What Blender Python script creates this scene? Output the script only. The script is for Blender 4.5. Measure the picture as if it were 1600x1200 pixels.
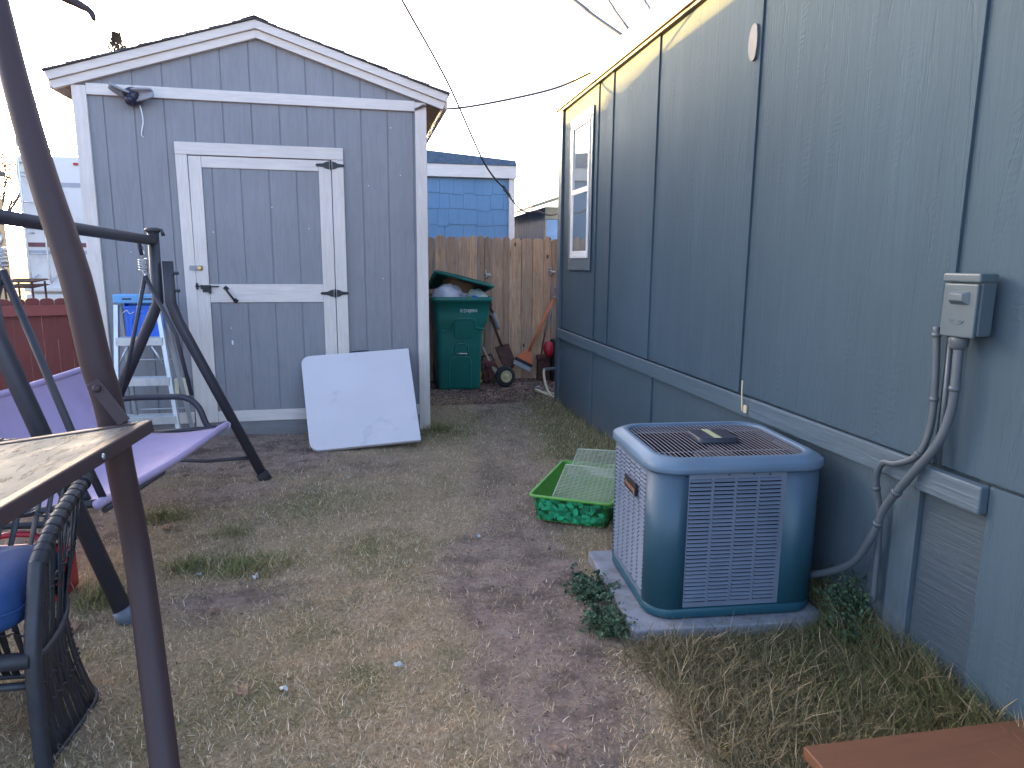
import bpy, math, random
import numpy as np
from mathutils import Vector, Matrix, noise as mn
for o in list(bpy.data.objects): bpy.data.objects.remove(o)
scene = bpy.context.scene
COL = scene.collection
PI = math.pi
rnd = random.Random(7)

# ------------------------------------------------------------------ camera
F = 1082.27; PITCH = 0.175232; ROLL = 0.00773; YAW = 0.195091; CAMH = 1.45
f0 = Vector((0, math.cos(PITCH), -math.sin(PITCH))); r0 = Vector((1, 0, 0)); u0 = r0.cross(f0)
r1 = r0*math.cos(ROLL) + u0*math.sin(ROLL); u1 = -r0*math.sin(ROLL) + u0*math.cos(ROLL)
ZR = Matrix.Rotation(-YAW, 3, 'Z')
RT, UP, FW = ZR @ r1, ZR @ u1, ZR @ f0
CP = Vector((0, 0, CAMH))
cam = bpy.data.cameras.new('camera'); camo = bpy.data.objects.new('camera', cam); COL.objects.link(camo)
M = Matrix((RT, UP, -FW)).transposed().to_4x4(); M.translation = CP
camo.matrix_world = M
cam.sensor_fit = 'HORIZONTAL'; cam.sensor_width = 36; cam.lens = F/1600*36
cam.clip_start = 0.05; cam.clip_end = 900
scene.camera = camo

# ------------------------------------------------------------------ sky, sun, exposure
SUN_EL, SUN_AZ = math.radians(6.0), math.radians(-36.0)     # azimuth from +Y, negative = to the left
w = bpy.data.worlds.new("World"); scene.world = w; w.use_nodes = True
nt = w.node_tree; bg = nt.nodes['Background']
sk = nt.nodes.new('ShaderNodeTexSky'); sk.sky_type = 'NISHITA'; sk.sun_disc = False
sk.sun_elevation = SUN_EL; sk.sun_rotation = SUN_AZ; sk.air_density = 1.0; sk.air_density = 0.42; sk.dust_density = 2.8; sk.ozone_density = 0.6
nt.links.new(sk.outputs[0], bg.inputs[0]); bg.inputs[1].default_value = 0.15
sd = bpy.data.lights.new('sun', 'SUN'); sd.energy = 4.6; sd.angle = math.radians(0.5); sd.color = (1.0, 0.58, 0.14)
so = bpy.data.objects.new('sun', sd); COL.objects.link(so)
SV = Vector((math.sin(SUN_AZ)*math.cos(SUN_EL), math.cos(SUN_AZ)*math.cos(SUN_EL), math.sin(SUN_EL)))
so.rotation_euler = SV.to_track_quat('Z', 'Y').to_euler(); so.location = (-6, 4, 9)
scene.view_settings.view_transform = 'Standard'; scene.view_settings.look = 'None'
scene.view_settings.exposure = 3.6; scene.view_settings.gamma = 1.0

# ------------------------------------------------------------------ measuring helpers
def ray(x, y): return FW + RT*((x-800)/F) - UP*((y-600)/F)
def onp(x, y, n, k):
    n = Vector(n); d = ray(x, y); return CP + d*((k-n.dot(CP))/n.dot(d))
def G(x, y, z=0): return onp(x, y, (0, 0, 1), z)
def WX(x, y, X=1.85): return onp(x, y, (1, 0, 0), X)
def AY(x, y, Y): return onp(x, y, (0, 1, 0), Y)
def DT(x, y, t): return CP + ray(x, y)*t

# ------------------------------------------------------------------ mesh builder
class MB:
    def __init__(s): s.v = []; s.f = []; s.sm = []; s.t = []; s.tint = 0.5
    def add(s, vs, fs, smooth=False):
        b = len(s.v); s.v += [Vector(p) for p in vs]; s.t += [s.tint]*len(vs)
        for q in fs: s.f.append([b+i for i in q]); s.sm.append(smooth)
        return s
    def box(s, a, b, T=None):
        (x0, y0, z0), (x1, y1, z1) = a, b
        p = [(x0,y0,z0),(x1,y0,z0),(x1,y1,z0),(x0,y1,z0),(x0,y0,z1),(x1,y0,z1),(x1,y1,z1),(x0,y1,z1)]
        if T: p = [T(*q) for q in p]
        return s.add(p, [(0,3,2,1),(4,5,6,7),(0,1,5,4),(1,2,6,5),(2,3,7,6),(3,0,4,7)])
    def prism(s, poly, d0, d1, T):
        """poly in (a,c), extruded along b from d0 to d1; T(a,b,c)->world"""
        n = len(poly); vs = [T(a, d0, c) for a, c in poly] + [T(a, d1, c) for a, c in poly]
        fs = [tuple(range(n)), tuple(range(2*n-1, n-1, -1))] + [(i, i+n, (i+1) % n+n, (i+1) % n) for i in range(n)]
        return s.add(vs, fs)
    def tube(s, pts, r, n=12, cap=True, flat=1.0, smooth_path=0, updir=None):
        pts = [Vector(p) for p in pts]
        if smooth_path: pts = catmull(pts, smooth_path)
        m = len(pts); rr = r if isinstance(r, (list, tuple)) else [r]*m
        if len(rr) != m: rr = [rr[0] + (rr[-1]-rr[0])*i/(m-1) for i in range(m)]
        vs = []; prev = None
        for i in range(m):
            t = (pts[min(i+1, m-1)]-pts[max(i-1, 0)]).normalized()
            if prev is None:
                a = updir or (Vector((0,0,1)) if abs(t.z) < .9 else Vector((1,0,0)))
                x = (a - t*a.dot(t)).normalized()
            else: x = (prev - t*prev.dot(t)).normalized()
            prev = x; y = t.cross(x)
            for k in range(n):
                an = 2*PI*k/n; vs.append(pts[i] + x*(math.cos(an)*rr[i]*flat) + y*(math.sin(an)*rr[i]))
        b = len(s.v); s.v += vs; s.t += [s.tint]*len(vs)
        for i in range(m-1):
            for k in range(n):
                s.f.append([b+i*n+k, b+i*n+(k+1) % n, b+(i+1)*n+(k+1) % n, b+(i+1)*n+k]); s.sm.append(True)
        if cap:
            s.f.append([b+k for k in range(n-1, -1, -1)]); s.sm.append(False)
            s.f.append([b+(m-1)*n+k for k in range(n)]); s.sm.append(False)
        return s
    def lathe(s, prof, c, axis, n=28):
        """prof: list of (radius, height along axis)"""
        ax = Vector(axis).normalized(); a = Vector((0,0,1)) if abs(ax.z) < .9 else Vector((1,0,0))
        x = (a-ax*a.dot(ax)).normalized(); y = ax.cross(x); c = Vector(c); vs = []
        for r, h in prof:
            for k in range(n):
                an = 2*PI*k/n; vs.append(c + ax*h + x*(math.cos(an)*r) + y*(math.sin(an)*r))
        fs = [(i*n+k, i*n+(k+1) % n, (i+1)*n+(k+1) % n, (i+1)*n+k) for i in range(len(prof)-1) for k in range(n)]
        s.add(vs, fs, True); b = len(s.v)-len(vs)
        s.f.append([b+k for k in range(n-1,-1,-1)]); s.sm.append(False)
        s.f.append([b+(len(prof)-1)*n+k for k in range(n)]); s.sm.append(False)
        return s
    def grid(s, rows, smooth=True):
        m, n = len(rows), len(rows[0]); vs = [p for r in rows for p in r]
        return s.add(vs, [(i*n+j, i*n+j+1, (i+1)*n+j+1, (i+1)*n+j) for i in range(m-1) for j in range(n-1)], smooth)
    def build(s, name, mat, parent=None, bevel=0, solid=0, subsurf=0, bseg=2):
        base = rootloc(parent)
        me = bpy.data.meshes.new(name); me.from_pydata([tuple(p-base) for p in s.v], [], s.f); me.update()
        me.polygons.foreach_set('use_smooth', s.sm)
        at = me.attributes.new('tint', 'FLOAT', 'POINT'); at.data.foreach_set('value', s.t)
        me.materials.append(mat)
        o = bpy.data.objects.new(name, me); COL.objects.link(o)
        if parent is not None: o.parent = parent
        if solid: m = o.modifiers.new('solid', 'SOLIDIFY'); m.thickness = solid; m.offset = 0
        if bevel:
            m = o.modifiers.new('bevel', 'BEVEL'); m.width = bevel; m.segments = bseg; m.limit_method = 'ANGLE'; m.angle_limit = math.radians(40)
        if subsurf: m = o.modifiers.new('sub', 'SUBSURF'); m.levels = subsurf; m.render_levels = subsurf
        return o
def rootloc(p):
    if p is None: return Vector((0,0,0))
    while p.parent: p = p.parent
    return Vector(p.location)
def catmull(p, k):
    out = []
    for i in range(len(p)-1):
        a, b, c, d = p[max(i-1,0)], p[i], p[i+1], p[min(i+2, len(p)-1)]
        for j in range(k):
            t = j/k; out.append(0.5*((2*b)+(c-a)*t+(2*a-5*b+4*c-d)*t*t+(3*b-a-3*c+d)*t**3))
    out.append(p[-1]); return out
def tag(o, label, cat, group=None, kind=None):
    if label: o['label'] = label
    if cat: o['category'] = cat
    if group: o['group'] = group
    if kind: o['kind'] = kind
    return o
def thing(name, loc, label, cat, group=None):
    o = bpy.data.objects.new(name, None); COL.objects.link(o); o.location = loc; o.empty_display_size = .1
    return tag(o, label, cat, group)

# ------------------------------------------------------------------ materials
def ramp(nt, fac, stops):
    r = nt.nodes.new('ShaderNodeValToRGB'); e = r.color_ramp.elements
    e[0].position, e[0].color = stops[0][0], (*stops[0][1], 1); e[1].position, e[1].color = stops[-1][0], (*stops[-1][1], 1)
    for p, c in stops[1:-1]: x = e.new(p); x.color = (*c, 1)
    nt.links.new(fac, r.inputs[0]); return r.outputs[0]
def noisetex(nt, scale, stretch=(1,1,1), detail=6, rough=.6, dist=0, co='Object'):
    t = nt.nodes.new('ShaderNodeTexCoord'); mp = nt.nodes.new('ShaderNodeMapping'); mp.inputs['Scale'].default_value = stretch
    n = nt.nodes.new('ShaderNodeTexNoise'); n.inputs['Scale'].default_value = scale; n.inputs['Detail'].default_value = detail
    n.inputs['Roughness'].default_value = rough; n.inputs['Distortion'].default_value = dist
    nt.links.new(t.outputs[co], mp.inputs[0]); nt.links.new(mp.outputs[0], n.inputs[0]); return n.outputs[0]
def mixc(nt, fac, a, b, mode='MIX'):
    m = nt.nodes.new('ShaderNodeMix'); m.data_type = 'RGBA'; m.blend_type = mode
    for i, v in ((0, fac), (6, a), (7, b)):
        if isinstance(v, (int, float)): m.inputs[i].default_value = v
        elif isinstance(v, tuple): m.inputs[i].default_value = (*v, 1)
        else: nt.links.new(v, m.inputs[i])
    return m.outputs[2]
def math_(nt, op, a, b=0.0, clamp=False):
    m = nt.nodes.new('ShaderNodeMath'); m.operation = op; m.use_clamp = clamp
    for i, v in ((0, a), (1, b)):
        if isinstance(v, (int, float)): m.inputs[i].default_value = v
        else: nt.links.new(v, m.inputs[i])
    return m.outputs[0]
def bumpn(nt, h, strength, dist, prev=None):
    b = nt.nodes.new('ShaderNodeBump'); b.inputs['Strength'].default_value = strength; b.inputs['Distance'].default_value = dist
    nt.links.new(h, b.inputs['Height'])
    if prev: nt.links.new(prev, b.inputs['Normal'])
    return b.outputs[0]
def newmat(name):
    m = bpy.data.materials.new(name); m.use_nodes = True
    return m, m.node_tree, m.node_tree.nodes['Principled BSDF']
def mat(name, col, rough=.6, metal=0, var=.12, vscale=6, bump=.15, bscale=60, bdist=.002, stretch=(1,1,1), dirt=None, dscale=3, dlo=.55, dhi=.75, spec=.5, tint=0, trans=0):
    """paint/plastic/metal/wood with tone variation, optional dirt patches and bump"""
    m, nt, p = newmat(name); c = col
    n1 = noisetex(nt, vscale, stretch, 5)
    lo = tuple(x*(1-var) for x in col); hi = tuple(min(1, x*(1+var)) for x in col)
    c = ramp(nt, n1, [(.3, lo), (.7, hi)])
    if tint:
        at = nt.nodes.new('ShaderNodeAttribute'); at.attribute_name = 'tint'
        c = mixc(nt, tint, c, ramp(nt, at.outputs['Fac'], [(0, (.35,.33,.32)), (.5, (1,1,1)), (1, (1.7,1.6,1.5))]), 'MULTIPLY')
    if dirt:
        n2 = noisetex(nt, dscale, stretch, 8, .7)
        c = mixc(nt, ramp(nt, n2, [(dlo, (0,0,0)), (dhi, (1,1,1))]), c, dirt)
    nt.links.new(c, p.inputs['Base Color'])
    p.inputs['Roughness'].default_value = rough; p.inputs['Metallic'].default_value = metal; p.inputs['Specular IOR Level'].default_value = spec
    if bump:
        nt.links.new(bumpn(nt, noisetex(nt, bscale, stretch, 4), bump, bdist), p.inputs['Normal'])
    return m
def paintwood(name, col, grain, strength=.35, gscale=14, rough=.55, dirt=None, dlo=.58, dhi=.8, spec=.4, big=0.6, wear=None):
    """painted wood; grain is the axis (0,1,2) along which the grain runs"""
    m, nt, p = newmat(name)
    st = [7.0]*3; st[grain] = .45; st = tuple(st)
    g1 = noisetex(nt, gscale*.45, st, 8, .65, 1.2); g2 = noisetex(nt, gscale*2.2, st, 5, .6, .4)
    t = noisetex(nt, 2.2, (1,1,1), 6, .6)
    c = ramp(nt, t, [(.3, tuple(x*.90 for x in col)), (.7, tuple(min(1, x*1.08) for x in col))])
    c = mixc(nt, .35, c, ramp(nt, g1, [(.35, tuple(x*.72 for x in col)), (.6, tuple(min(1, x*1.1) for x in col))]))
    if dirt: c = mixc(nt, ramp(nt, noisetex(nt, 5, tuple(min(3, x) for x in st), 9, .72), [(dlo, (0,0,0)), (dhi, (.8,.8,.8))]), c, dirt)
    if wear: c = mixc(nt, ramp(nt, noisetex(nt, 40, (1,1,1), 3, .5), [(.72, (0,0,0)), (.76, (1,1,1))]), c, wear)
    nt.links.new(c, p.inputs['Base Color']); p.inputs['Roughness'].default_value = rough; p.inputs['Specular IOR Level'].default_value = spec
    a = bumpn(nt, g1, strength*big, .006); nt.links.new(bumpn(nt, g2, strength, .0022, a), p.inputs['Normal'])
    return m
def siding_mat(name, col):
    """painted embossed hardboard siding: vertical grain, cracks and ripple knots"""
    m, nt, p = newmat(name)
    t = noisetex(nt, 1.3, (1,1,.5), 6, .6)
    c = ramp(nt, t, [(.25, tuple(x*.84 for x in col)), (.75, tuple(x*1.12 for x in col))])
    st = noisetex(nt, 3.5, (1, 3.2, .22), 7, .65)
    c = mixc(nt, ramp(nt, st, [(.5, (0,0,0)), (.75, (.22,.22,.22))]), c, tuple(x*1.5 for x in col))
    fine = noisetex(nt, 30, (1,1,.25), 5, .65)
    c = mixc(nt, ramp(nt, fine, [(.62, (0,0,0)), (.78, (.18,.18,.18))]), c, tuple(x*.6 for x in col))
    nt.links.new(c, p.inputs['Base Color']); p.inputs['Roughness'].default_value = .8; p.inputs['Specular IOR Level'].default_value = .10
    g1 = noisetex(nt, 3.2, (1, 6, .35), 9, .62, 1.5); g2 = noisetex(nt, 26, (1, 3.5, .5), 5, .6, .5)
    # ripples: distorted bands masked to patches
    tc = nt.nodes.new('ShaderNodeTexCoord'); wv = nt.nodes.new('ShaderNodeTexWave'); wv.bands_direction = 'Z'; wv.inputs['Scale'].default_value = 11
    wv.inputs['Distortion'].default_value = 9; wv.inputs['Detail'].default_value = 4; wv.inputs['Detail Scale'].default_value = 1.6
    nt.links.new(tc.outputs['Object'], wv.inputs[0])
    mask = ramp(nt, noisetex(nt, 3.4, (1, 3.2, .5), 3, .5), [(.56, (0,0,0)), (.70, (1,1,1))])
    rip = math_(nt, 'MULTIPLY', wv.outputs['Fac'], mask)
    ridge = math_(nt, 'ABSOLUTE', math_(nt, 'SUBTRACT', noisetex(nt, 2.0, (1, 4.5, .3), 4, .5, .8), .5))
    crack = ramp(nt, ridge, [(0, (0,0,0)), (.012, (1,1,1))])
    a = bumpn(nt, g1, .35, .010); a = bumpn(nt, g2, .35, .0025, a); a = bumpn(nt, rip, .35, .0035, a); a = bumpn(nt, crack, .45, .003, a)
    nt.links.new(a, p.inputs['Normal']); return m
WALLC = (.058, .087, .112)
M_siding = siding_mat('painted_siding', WALLC)
M_skirt = paintwood('skirting_board', (.068,.098,.122), 2, .5, 12, .5)
def splash(m, z1, z0, col):
    nt = m.node_tree; p = nt.nodes['Principled BSDF']; src = p.inputs['Base Color'].links[0].from_socket
    tc = nt.nodes.new('ShaderNodeTexCoord'); sp = nt.nodes.new('ShaderNodeSeparateXYZ'); nt.links.new(tc.outputs['Object'], sp.inputs[0])
    z = math_(nt, 'ADD', sp.outputs[2], math_(nt, 'MULTIPLY', math_(nt, 'SUBTRACT', noisetex(nt, 7, (1,1,.5), 8, .7), .5), .30))
    f = math_(nt, 'DIVIDE', math_(nt, 'SUBTRACT', z1, z), z1-z0, True)
    f = math_(nt, 'MULTIPLY', f, ramp(nt, noisetex(nt, 45, (1,1,1), 4, .7), [(.35, (.15,.15,.15)), (.62, (.75,.75,.75))]))
    nt.links.new(mixc(nt, f, src, col), p.inputs['Base Color'])
splash(M_skirt, .26, .02, (.15,.125,.11))
M_belt = paintwood('belt_board', (.078,.110,.138), 1, .8, 7, .5, big=1.0)
M_skirth = paintwood('skirting_rough', (.048,.070,.090), 1, .9, 8, .55, big=1.0)
SHEDC = (.235, .225, .240)
M_shed = paintwood('shed_paint', SHEDC, 2, .14, 16, .6, dirt=tuple(x*.8 for x in SHEDC), wear=None)
M_shedh = paintwood('shed_base_paint', tuple(x*.85 for x in SHEDC), 0, .3, 16, .6, dirt=(.13,.11,.10), dlo=.5, dhi=.75)
M_wv = paintwood('white_trim_v', (.66,.57,.52), 2, .4, 16, .5, dirt=(.42,.38,.36), dlo=.62, dhi=.85)
M_wh = paintwood('white_trim_h', (.66,.57,.52), 0, .4, 16, .5, dirt=(.45,.40,.37), dlo=.62, dhi=.85)
splash(M_shedh, .12, -.02, (.20,.15,.125))
M_raw = paintwood('raw_sheathing', (.42,.27,.17), 1, .5, 12, .75)
M_shingle = mat('asphalt_shingle', (.07,.065,.07), .9, var=.5, vscale=60, bump=.8, bscale=160, tint=.8)
M_black = mat('black_iron', (.022,.022,.027), .45, .3, bump=.2, bscale=90)
M_tube = mat('dark_powder_coat', (.036,.033,.042), .48, .05, var=.15, vscale=3, bump=.10, bscale=200, bdist=.0006, dirt=(.10,.09,.09), dscale=14, dlo=.66, dhi=.8)
M_post = mat('scuffed_brown_black_coat', (.050,.030,.032), .58, .0, spec=.3, var=.12, vscale=2, bump=.08, bscale=150, bdist=.0006, dirt=(.15,.13,.12), dscale=9, dlo=.70, dhi=.80)
M_steel = mat('zinc_steel', (.55,.56,.58), .35, .9, bump=.1)
M_brass = mat('brass', (.55,.40,.20), .3, .9, bump=.1)
M_alu = mat('ladder_aluminium', (.52,.53,.55), .38, .55, var=.1, vscale=10, bump=.12, bscale=40, stretch=(1,1,.2), dirt=(.3,.28,.27), dscale=9)
M_blue_step = mat('light_blue_plastic', (.13,.33,.60), .55, bump=.2, dirt=(.25,.33,.42), dscale=14, dlo=.5)
M_crate = mat('bright_blue_plastic', (.015,.14,.68), .35, bump=.2, bscale=30)
M_cream = mat('cream_plastic', (.62,.57,.42), .5, dirt=(.35,.28,.2), dscale=20)
M_purple = mat('lilac_fabric', (.41,.325,.49), .8, var=.07, vscale=3, bump=.35, bscale=500, bdist=.0006, dirt=(.36,.27,.38), dscale=4)
M_table = mat('white_hdpe_table', (.60,.545,.56), .5, var=.03, vscale=3, bump=.25, bscale=140, bdist=.0005, dirt=(.42,.38,.40), dscale=4, dlo=.60, dhi=.80)
M_tableback = mat('grey_table_edge', (.10,.11,.14), .6)
M_cart = mat('green_hdpe', (.008,.150,.120), .42, var=.12, vscale=4, bump=.2, bscale=120, bdist=.0006, dirt=(.03,.12,.10), dscale=7, dlo=.6)
M_cartd = mat('dark_green_lid', (.006,.075,.055), .45, bump=.2)
M_bag = mat('white_bag', (.62,.62,.70), .35, var=.1, vscale=9, bump=.6, bscale=14, bdist=.01)
M_bag2 = mat('grey_green_bag', (.42,.50,.44), .3, var=.25, vscale=14, bump=.6, bscale=18, bdist=.01)
M_box = mat('brown_cardboard', (.22,.12,.06), .8)
M_yellow = mat('yellow_plastic', (.62,.36,.03), .5)
M_white = mat('white_plastic', (.72,.72,.75), .45, bump=.1)
M_letter = mat('white_ink', (.62,.66,.66), .7, bump=0)
M_bluewall = paintwood('blue_shake_paint', (.115,.215,.34), 2, .35, 16, .65)
M_dkroof = mat('grey_blue_roof_edge', (.07,.10,.15), .8, var=.3, vscale=30)
M_tan = mat('tan_paint', (.36,.28,.16), .7)
M_greywall = mat('grey_metal_wall', (.13,.14,.18), .6, stretch=(6,6,.3))
M_ltblue = mat('light_blue_wall', (.30,.38,.52), .6)
M_rv = mat('rv_white_gelcoat', (.68,.63,.60), .3, var=.05, vscale=1.5, bump=.05, dirt=(.45,.45,.48), dscale=2)
M_rvstripe = mat('maroon_stripe', (.14,.035,.05), .4)
M_rvgrey = mat('grey_stripe', (.34,.34,.38), .4)
M_red = mat('red_plastic', (.42,.015,.03), .4)
M_orange = mat('orange_plastic', (.62,.15,.05), .5, dirt=(.4,.14,.07), dscale=20)
M_toolgrey = mat('grey_handle', (.27,.26,.28), .6)
M_rust = mat('rusty_steel', (.10,.045,.035), .75, .3, var=.4, vscale=25, bump=.4)
M_palewood = mat('pale_wood_handle', (.42,.34,.25), .7, stretch=(1,1,.2))
M_rubber = mat('black_rubber', (.02,.02,.022), .8, bump=.3)
M_hub = mat('cream_hub', (.45,.37,.20), .5)
M_hose = mat('cream_hose', (.62,.48,.30), .5, bump=.1)
M_greyconduit = mat('painted_conduit', (.075,.090,.106), .45, bump=.15, bscale=90)
M_box_grey = mat('grey_painted_box', (.072,.100,.118), .42, var=.05, bump=.08, dirt=(.06,.082,.095), dscale=6)
M_padc = mat('concrete_pad', (.25,.25,.28), .85, var=.2, vscale=14, bump=.6, bscale=70, dirt=(.13,.11,.09), dscale=6, dlo=.5)
M_acint = mat('black_condenser_coil', (.012,.014,.018), .8)
M_acbar = mat('galvanised_guard_wire', (.26,.26,.31), .4, .5, bump=0)
M_motor = mat('black_motor_cap', (.03,.03,.045), .45)
M_lbl = mat('faded_yellow_label', (.42,.42,.22), .5, bump=0)
M_badge = mat('black_badge', (.018,.014,.022), .35, bump=0)
M_badgetx = mat('copper_letters', (.55,.22,.12), .4, .3, bump=0)
M_tray = mat('lime_plastic', (.13,.36,.06), .45, bump=.1)
M_rack = mat('beige_coated_wire', (.42,.42,.30), .5, bump=0)
M_cush = mat('navy_blue_cushion', (.012,.045,.145), .85, var=.15, bump=.4, bscale=300, bdist=.0008)
M_wick = mat('charcoal_resin_wicker', (.026,.026,.033), .5, var=.3, vscale=18, bump=.5, bscale=60, bdist=.001)
M_wickd = mat('charcoal_wicker_strap', (.020,.020,.026), .5, var=.3, vscale=30, bump=.5, bscale=90, bdist=.001)
M_plank = paintwood('brown_painted_plank', (.175,.072,.038), 0, .35, 10, .5, dirt=(.12,.07,.05))
M_redfence = paintwood('oxblood_fence_paint', (.15,.028,.022), 2, .5, 12, .6)
M_redrail = paintwood('oxblood_rail_paint', (.23,.05,.04), 0, .5, 12, .6)
M_wire = mat('black_cable', (.03,.028,.03), .6, bump=0)
M_browncable = mat('brown_cable', (.14,.09,.07), .6, bump=0)
M_fascia = mat('sun_tinted_fascia', (.52,.45,.16), .5, var=.08, vscale=3)  # yellow of the low sun put into the off-white base colour
M_drip = mat('brown_drip_edge', (.11,.07,.05), .6)
M_floodw = mat('pale_lamp_housing', (.26,.25,.28), .4)
M_floodb = mat('dark_bronze_lamp', (.03,.025,.05), .35, .2)
M_vinyl = mat('white_vinyl', (.80,.76,.74), .4, bump=.05)
M_patch = mat('light_grey_spackle', (.095,.098,.118), .7)
M_paper = mat('paper_scrap', (.42,.41,.43), .6)
M_leafdry = mat('dry_leaf', (.24,.14,.09), .8, var=.4, vscale=40)
M_stone = mat('pale_stone', (.40,.39,.40), .8)
M_bark = mat('tree_bark', (.06,.045,.035), .9, bump=.7)
def glassmat():
    m, nt, p = newmat('window_glass'); p.inputs['Base Color'].default_value = (.20,.22,.21,1); p.inputs['Roughness'].default_value = .03
    p.inputs['Specular IOR Level'].default_value = 1.0; p.inputs['Coat Weight'].default_value = 1.0; p.inputs['Coat Roughness'].default_value = .02
    return m
M_glass = glassmat()
def acmat():
    m, nt, p = newmat('blue_grey_baked_enamel')
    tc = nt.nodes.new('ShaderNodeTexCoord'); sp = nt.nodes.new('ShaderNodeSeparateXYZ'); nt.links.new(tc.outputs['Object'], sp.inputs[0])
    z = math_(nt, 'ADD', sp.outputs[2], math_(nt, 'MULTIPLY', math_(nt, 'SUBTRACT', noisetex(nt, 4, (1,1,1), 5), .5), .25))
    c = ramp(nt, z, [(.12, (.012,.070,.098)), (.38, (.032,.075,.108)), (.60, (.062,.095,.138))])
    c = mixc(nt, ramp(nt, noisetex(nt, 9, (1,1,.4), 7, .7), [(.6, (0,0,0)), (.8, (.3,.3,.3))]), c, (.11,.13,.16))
    nt.links.new(c, p.inputs['Base Color']); p.inputs['Roughness'].default_value = .45; p.inputs['Metallic'].default_value = .0
    nt.links.new(bumpn(nt, noisetex(nt, 5, (1,1,1), 3), .12, .004), p.inputs['Normal']); return m
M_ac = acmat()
M_rim = mat('rim_enamel', (.105,.160,.225), .42, 0, var=.1, vscale=5, bump=.05, dirt=(.12,.14,.18), dscale=7, dlo=.55)
M_slat = mat('louvre_enamel', (.165,.195,.255), .42, .2, var=.14, vscale=5, bump=.05, dirt=(.16,.17,.22), dscale=5, dlo=.5)
def clovermat():
    m, nt, p = newmat('leaf_print_green')
    tc = nt.nodes.new('ShaderNodeTexCoord'); vo = nt.nodes.new('ShaderNodeTexVoronoi'); vo.inputs['Scale'].default_value = 26
    nt.links.new(tc.outputs['Object'], vo.inputs[0])
    c = ramp(nt, vo.outputs['Distance'], [(.0, (.05,.42,.20)), (.38, (.012,.26,.10)), (.56, (.004,.10,.03)), (.75, (.002,.05,.015))])
    nt.links.new(c, p.inputs['Base Color']); p.inputs['Roughness'].default_value = .4; return m
M_print = clovermat()
M_leafprint = mat('leaf_print_leaf', (.025,.36,.18), .4, var=.35, vscale=40, bump=0)
def woodfence():
    m, nt, p = newmat('weathered_cedar')
    g = noisetex(nt, 6, (8,8,.5), 9, .65, 1.0)
    c = ramp(nt, g, [(.3, (.30,.175,.11)), (.5, (.50,.325,.215)), (.7, (.64,.44,.31))])
    at = nt.nodes.new('ShaderNodeAttribute'); at.attribute_name = 'tint'
    c = mixc(nt, .8, c, ramp(nt, at.outputs['Fac'], [(0, (.62,.60,.62)), (.5, (1,1,1)), (1, (1.35,1.2,1.05))]), 'MULTIPLY')
    tc = nt.nodes.new('ShaderNodeTexCoord'); mp = nt.nodes.new('ShaderNodeMapping'); mp.inputs['Scale'].default_value = (7,7,3.6)
    vo = nt.nodes.new('ShaderNodeTexVoronoi'); vo.inputs['Scale'].default_value = 1; nt.links.new(tc.outputs['Object'], mp.inputs[0]); nt.links.new(mp.outputs[0], vo.inputs[0])
    c = mixc(nt, ramp(nt, vo.outputs['Distance'], [(.06, (1,1,1)), (.12, (0,0,0))]), c, (.035,.02,.015))
    c = mixc(nt, ramp(nt, noisetex(nt, 2.2, (1,1,1), 5), [(.45, (0,0,0)), (.7, (.5,.5,.5))]), c, (.26,.19,.15))
    nt.links.new(c, p.inputs['Base Color']); p.inputs['Roughness'].default_value = .85
    nt.links.new(bumpn(nt, g, .6, .004), p.inputs['Normal']); return m
M_fence = woodfence()
def glasstop():
    m, nt, p = newmat('weathered_glass_top')
    st = noisetex(nt, 5, (3,1,1), 8, .72, 2.2)
    c = ramp(nt, st, [(.34, (.11,.115,.11)), (.46, (.19,.175,.155)), (.535, (.17,.155,.135)), (.56, (.025,.022,.022)), (.60,(.04,.035,.033)), (.63,(.17,.155,.14))])
    nt.links.new(c, p.inputs['Base Color']); p.inputs['Specular IOR Level'].default_value = .06
    nt.links.new(ramp(nt, noisetex(nt, 4, (1,1,1), 6), [(.4, (.5,.5,.5)), (.65, (.8,.8,.8))]), p.inputs['Roughness']); return m
M_tt = glasstop()
def attrmat(name, rough=.8, trans=.25):
    m, nt, p = newmat(name); a = nt.nodes.new('ShaderNodeAttribute'); a.attribute_name = 'col'
    nt.links.new(a.outputs['Color'], p.inputs['Base Color']); p.inputs['Roughness'].default_value = rough; p.inputs['Specular IOR Level'].default_value = .25
    if trans:
        t = nt.nodes.new('ShaderNodeBsdfTranslucent'); nt.links.new(a.outputs['Color'], t.inputs[0])
        mx = nt.nodes.new('ShaderNodeMixShader'); mx.inputs[0].default_value = trans
        nt.links.new(p.outputs[0], mx.inputs[1]); nt.links.new(t.outputs[0], mx.inputs[2]); nt.links.new(mx.outputs[0], nt.nodes['Material Output'].inputs[0])
    return m
M_grass = attrmat('grass_blades')

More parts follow.
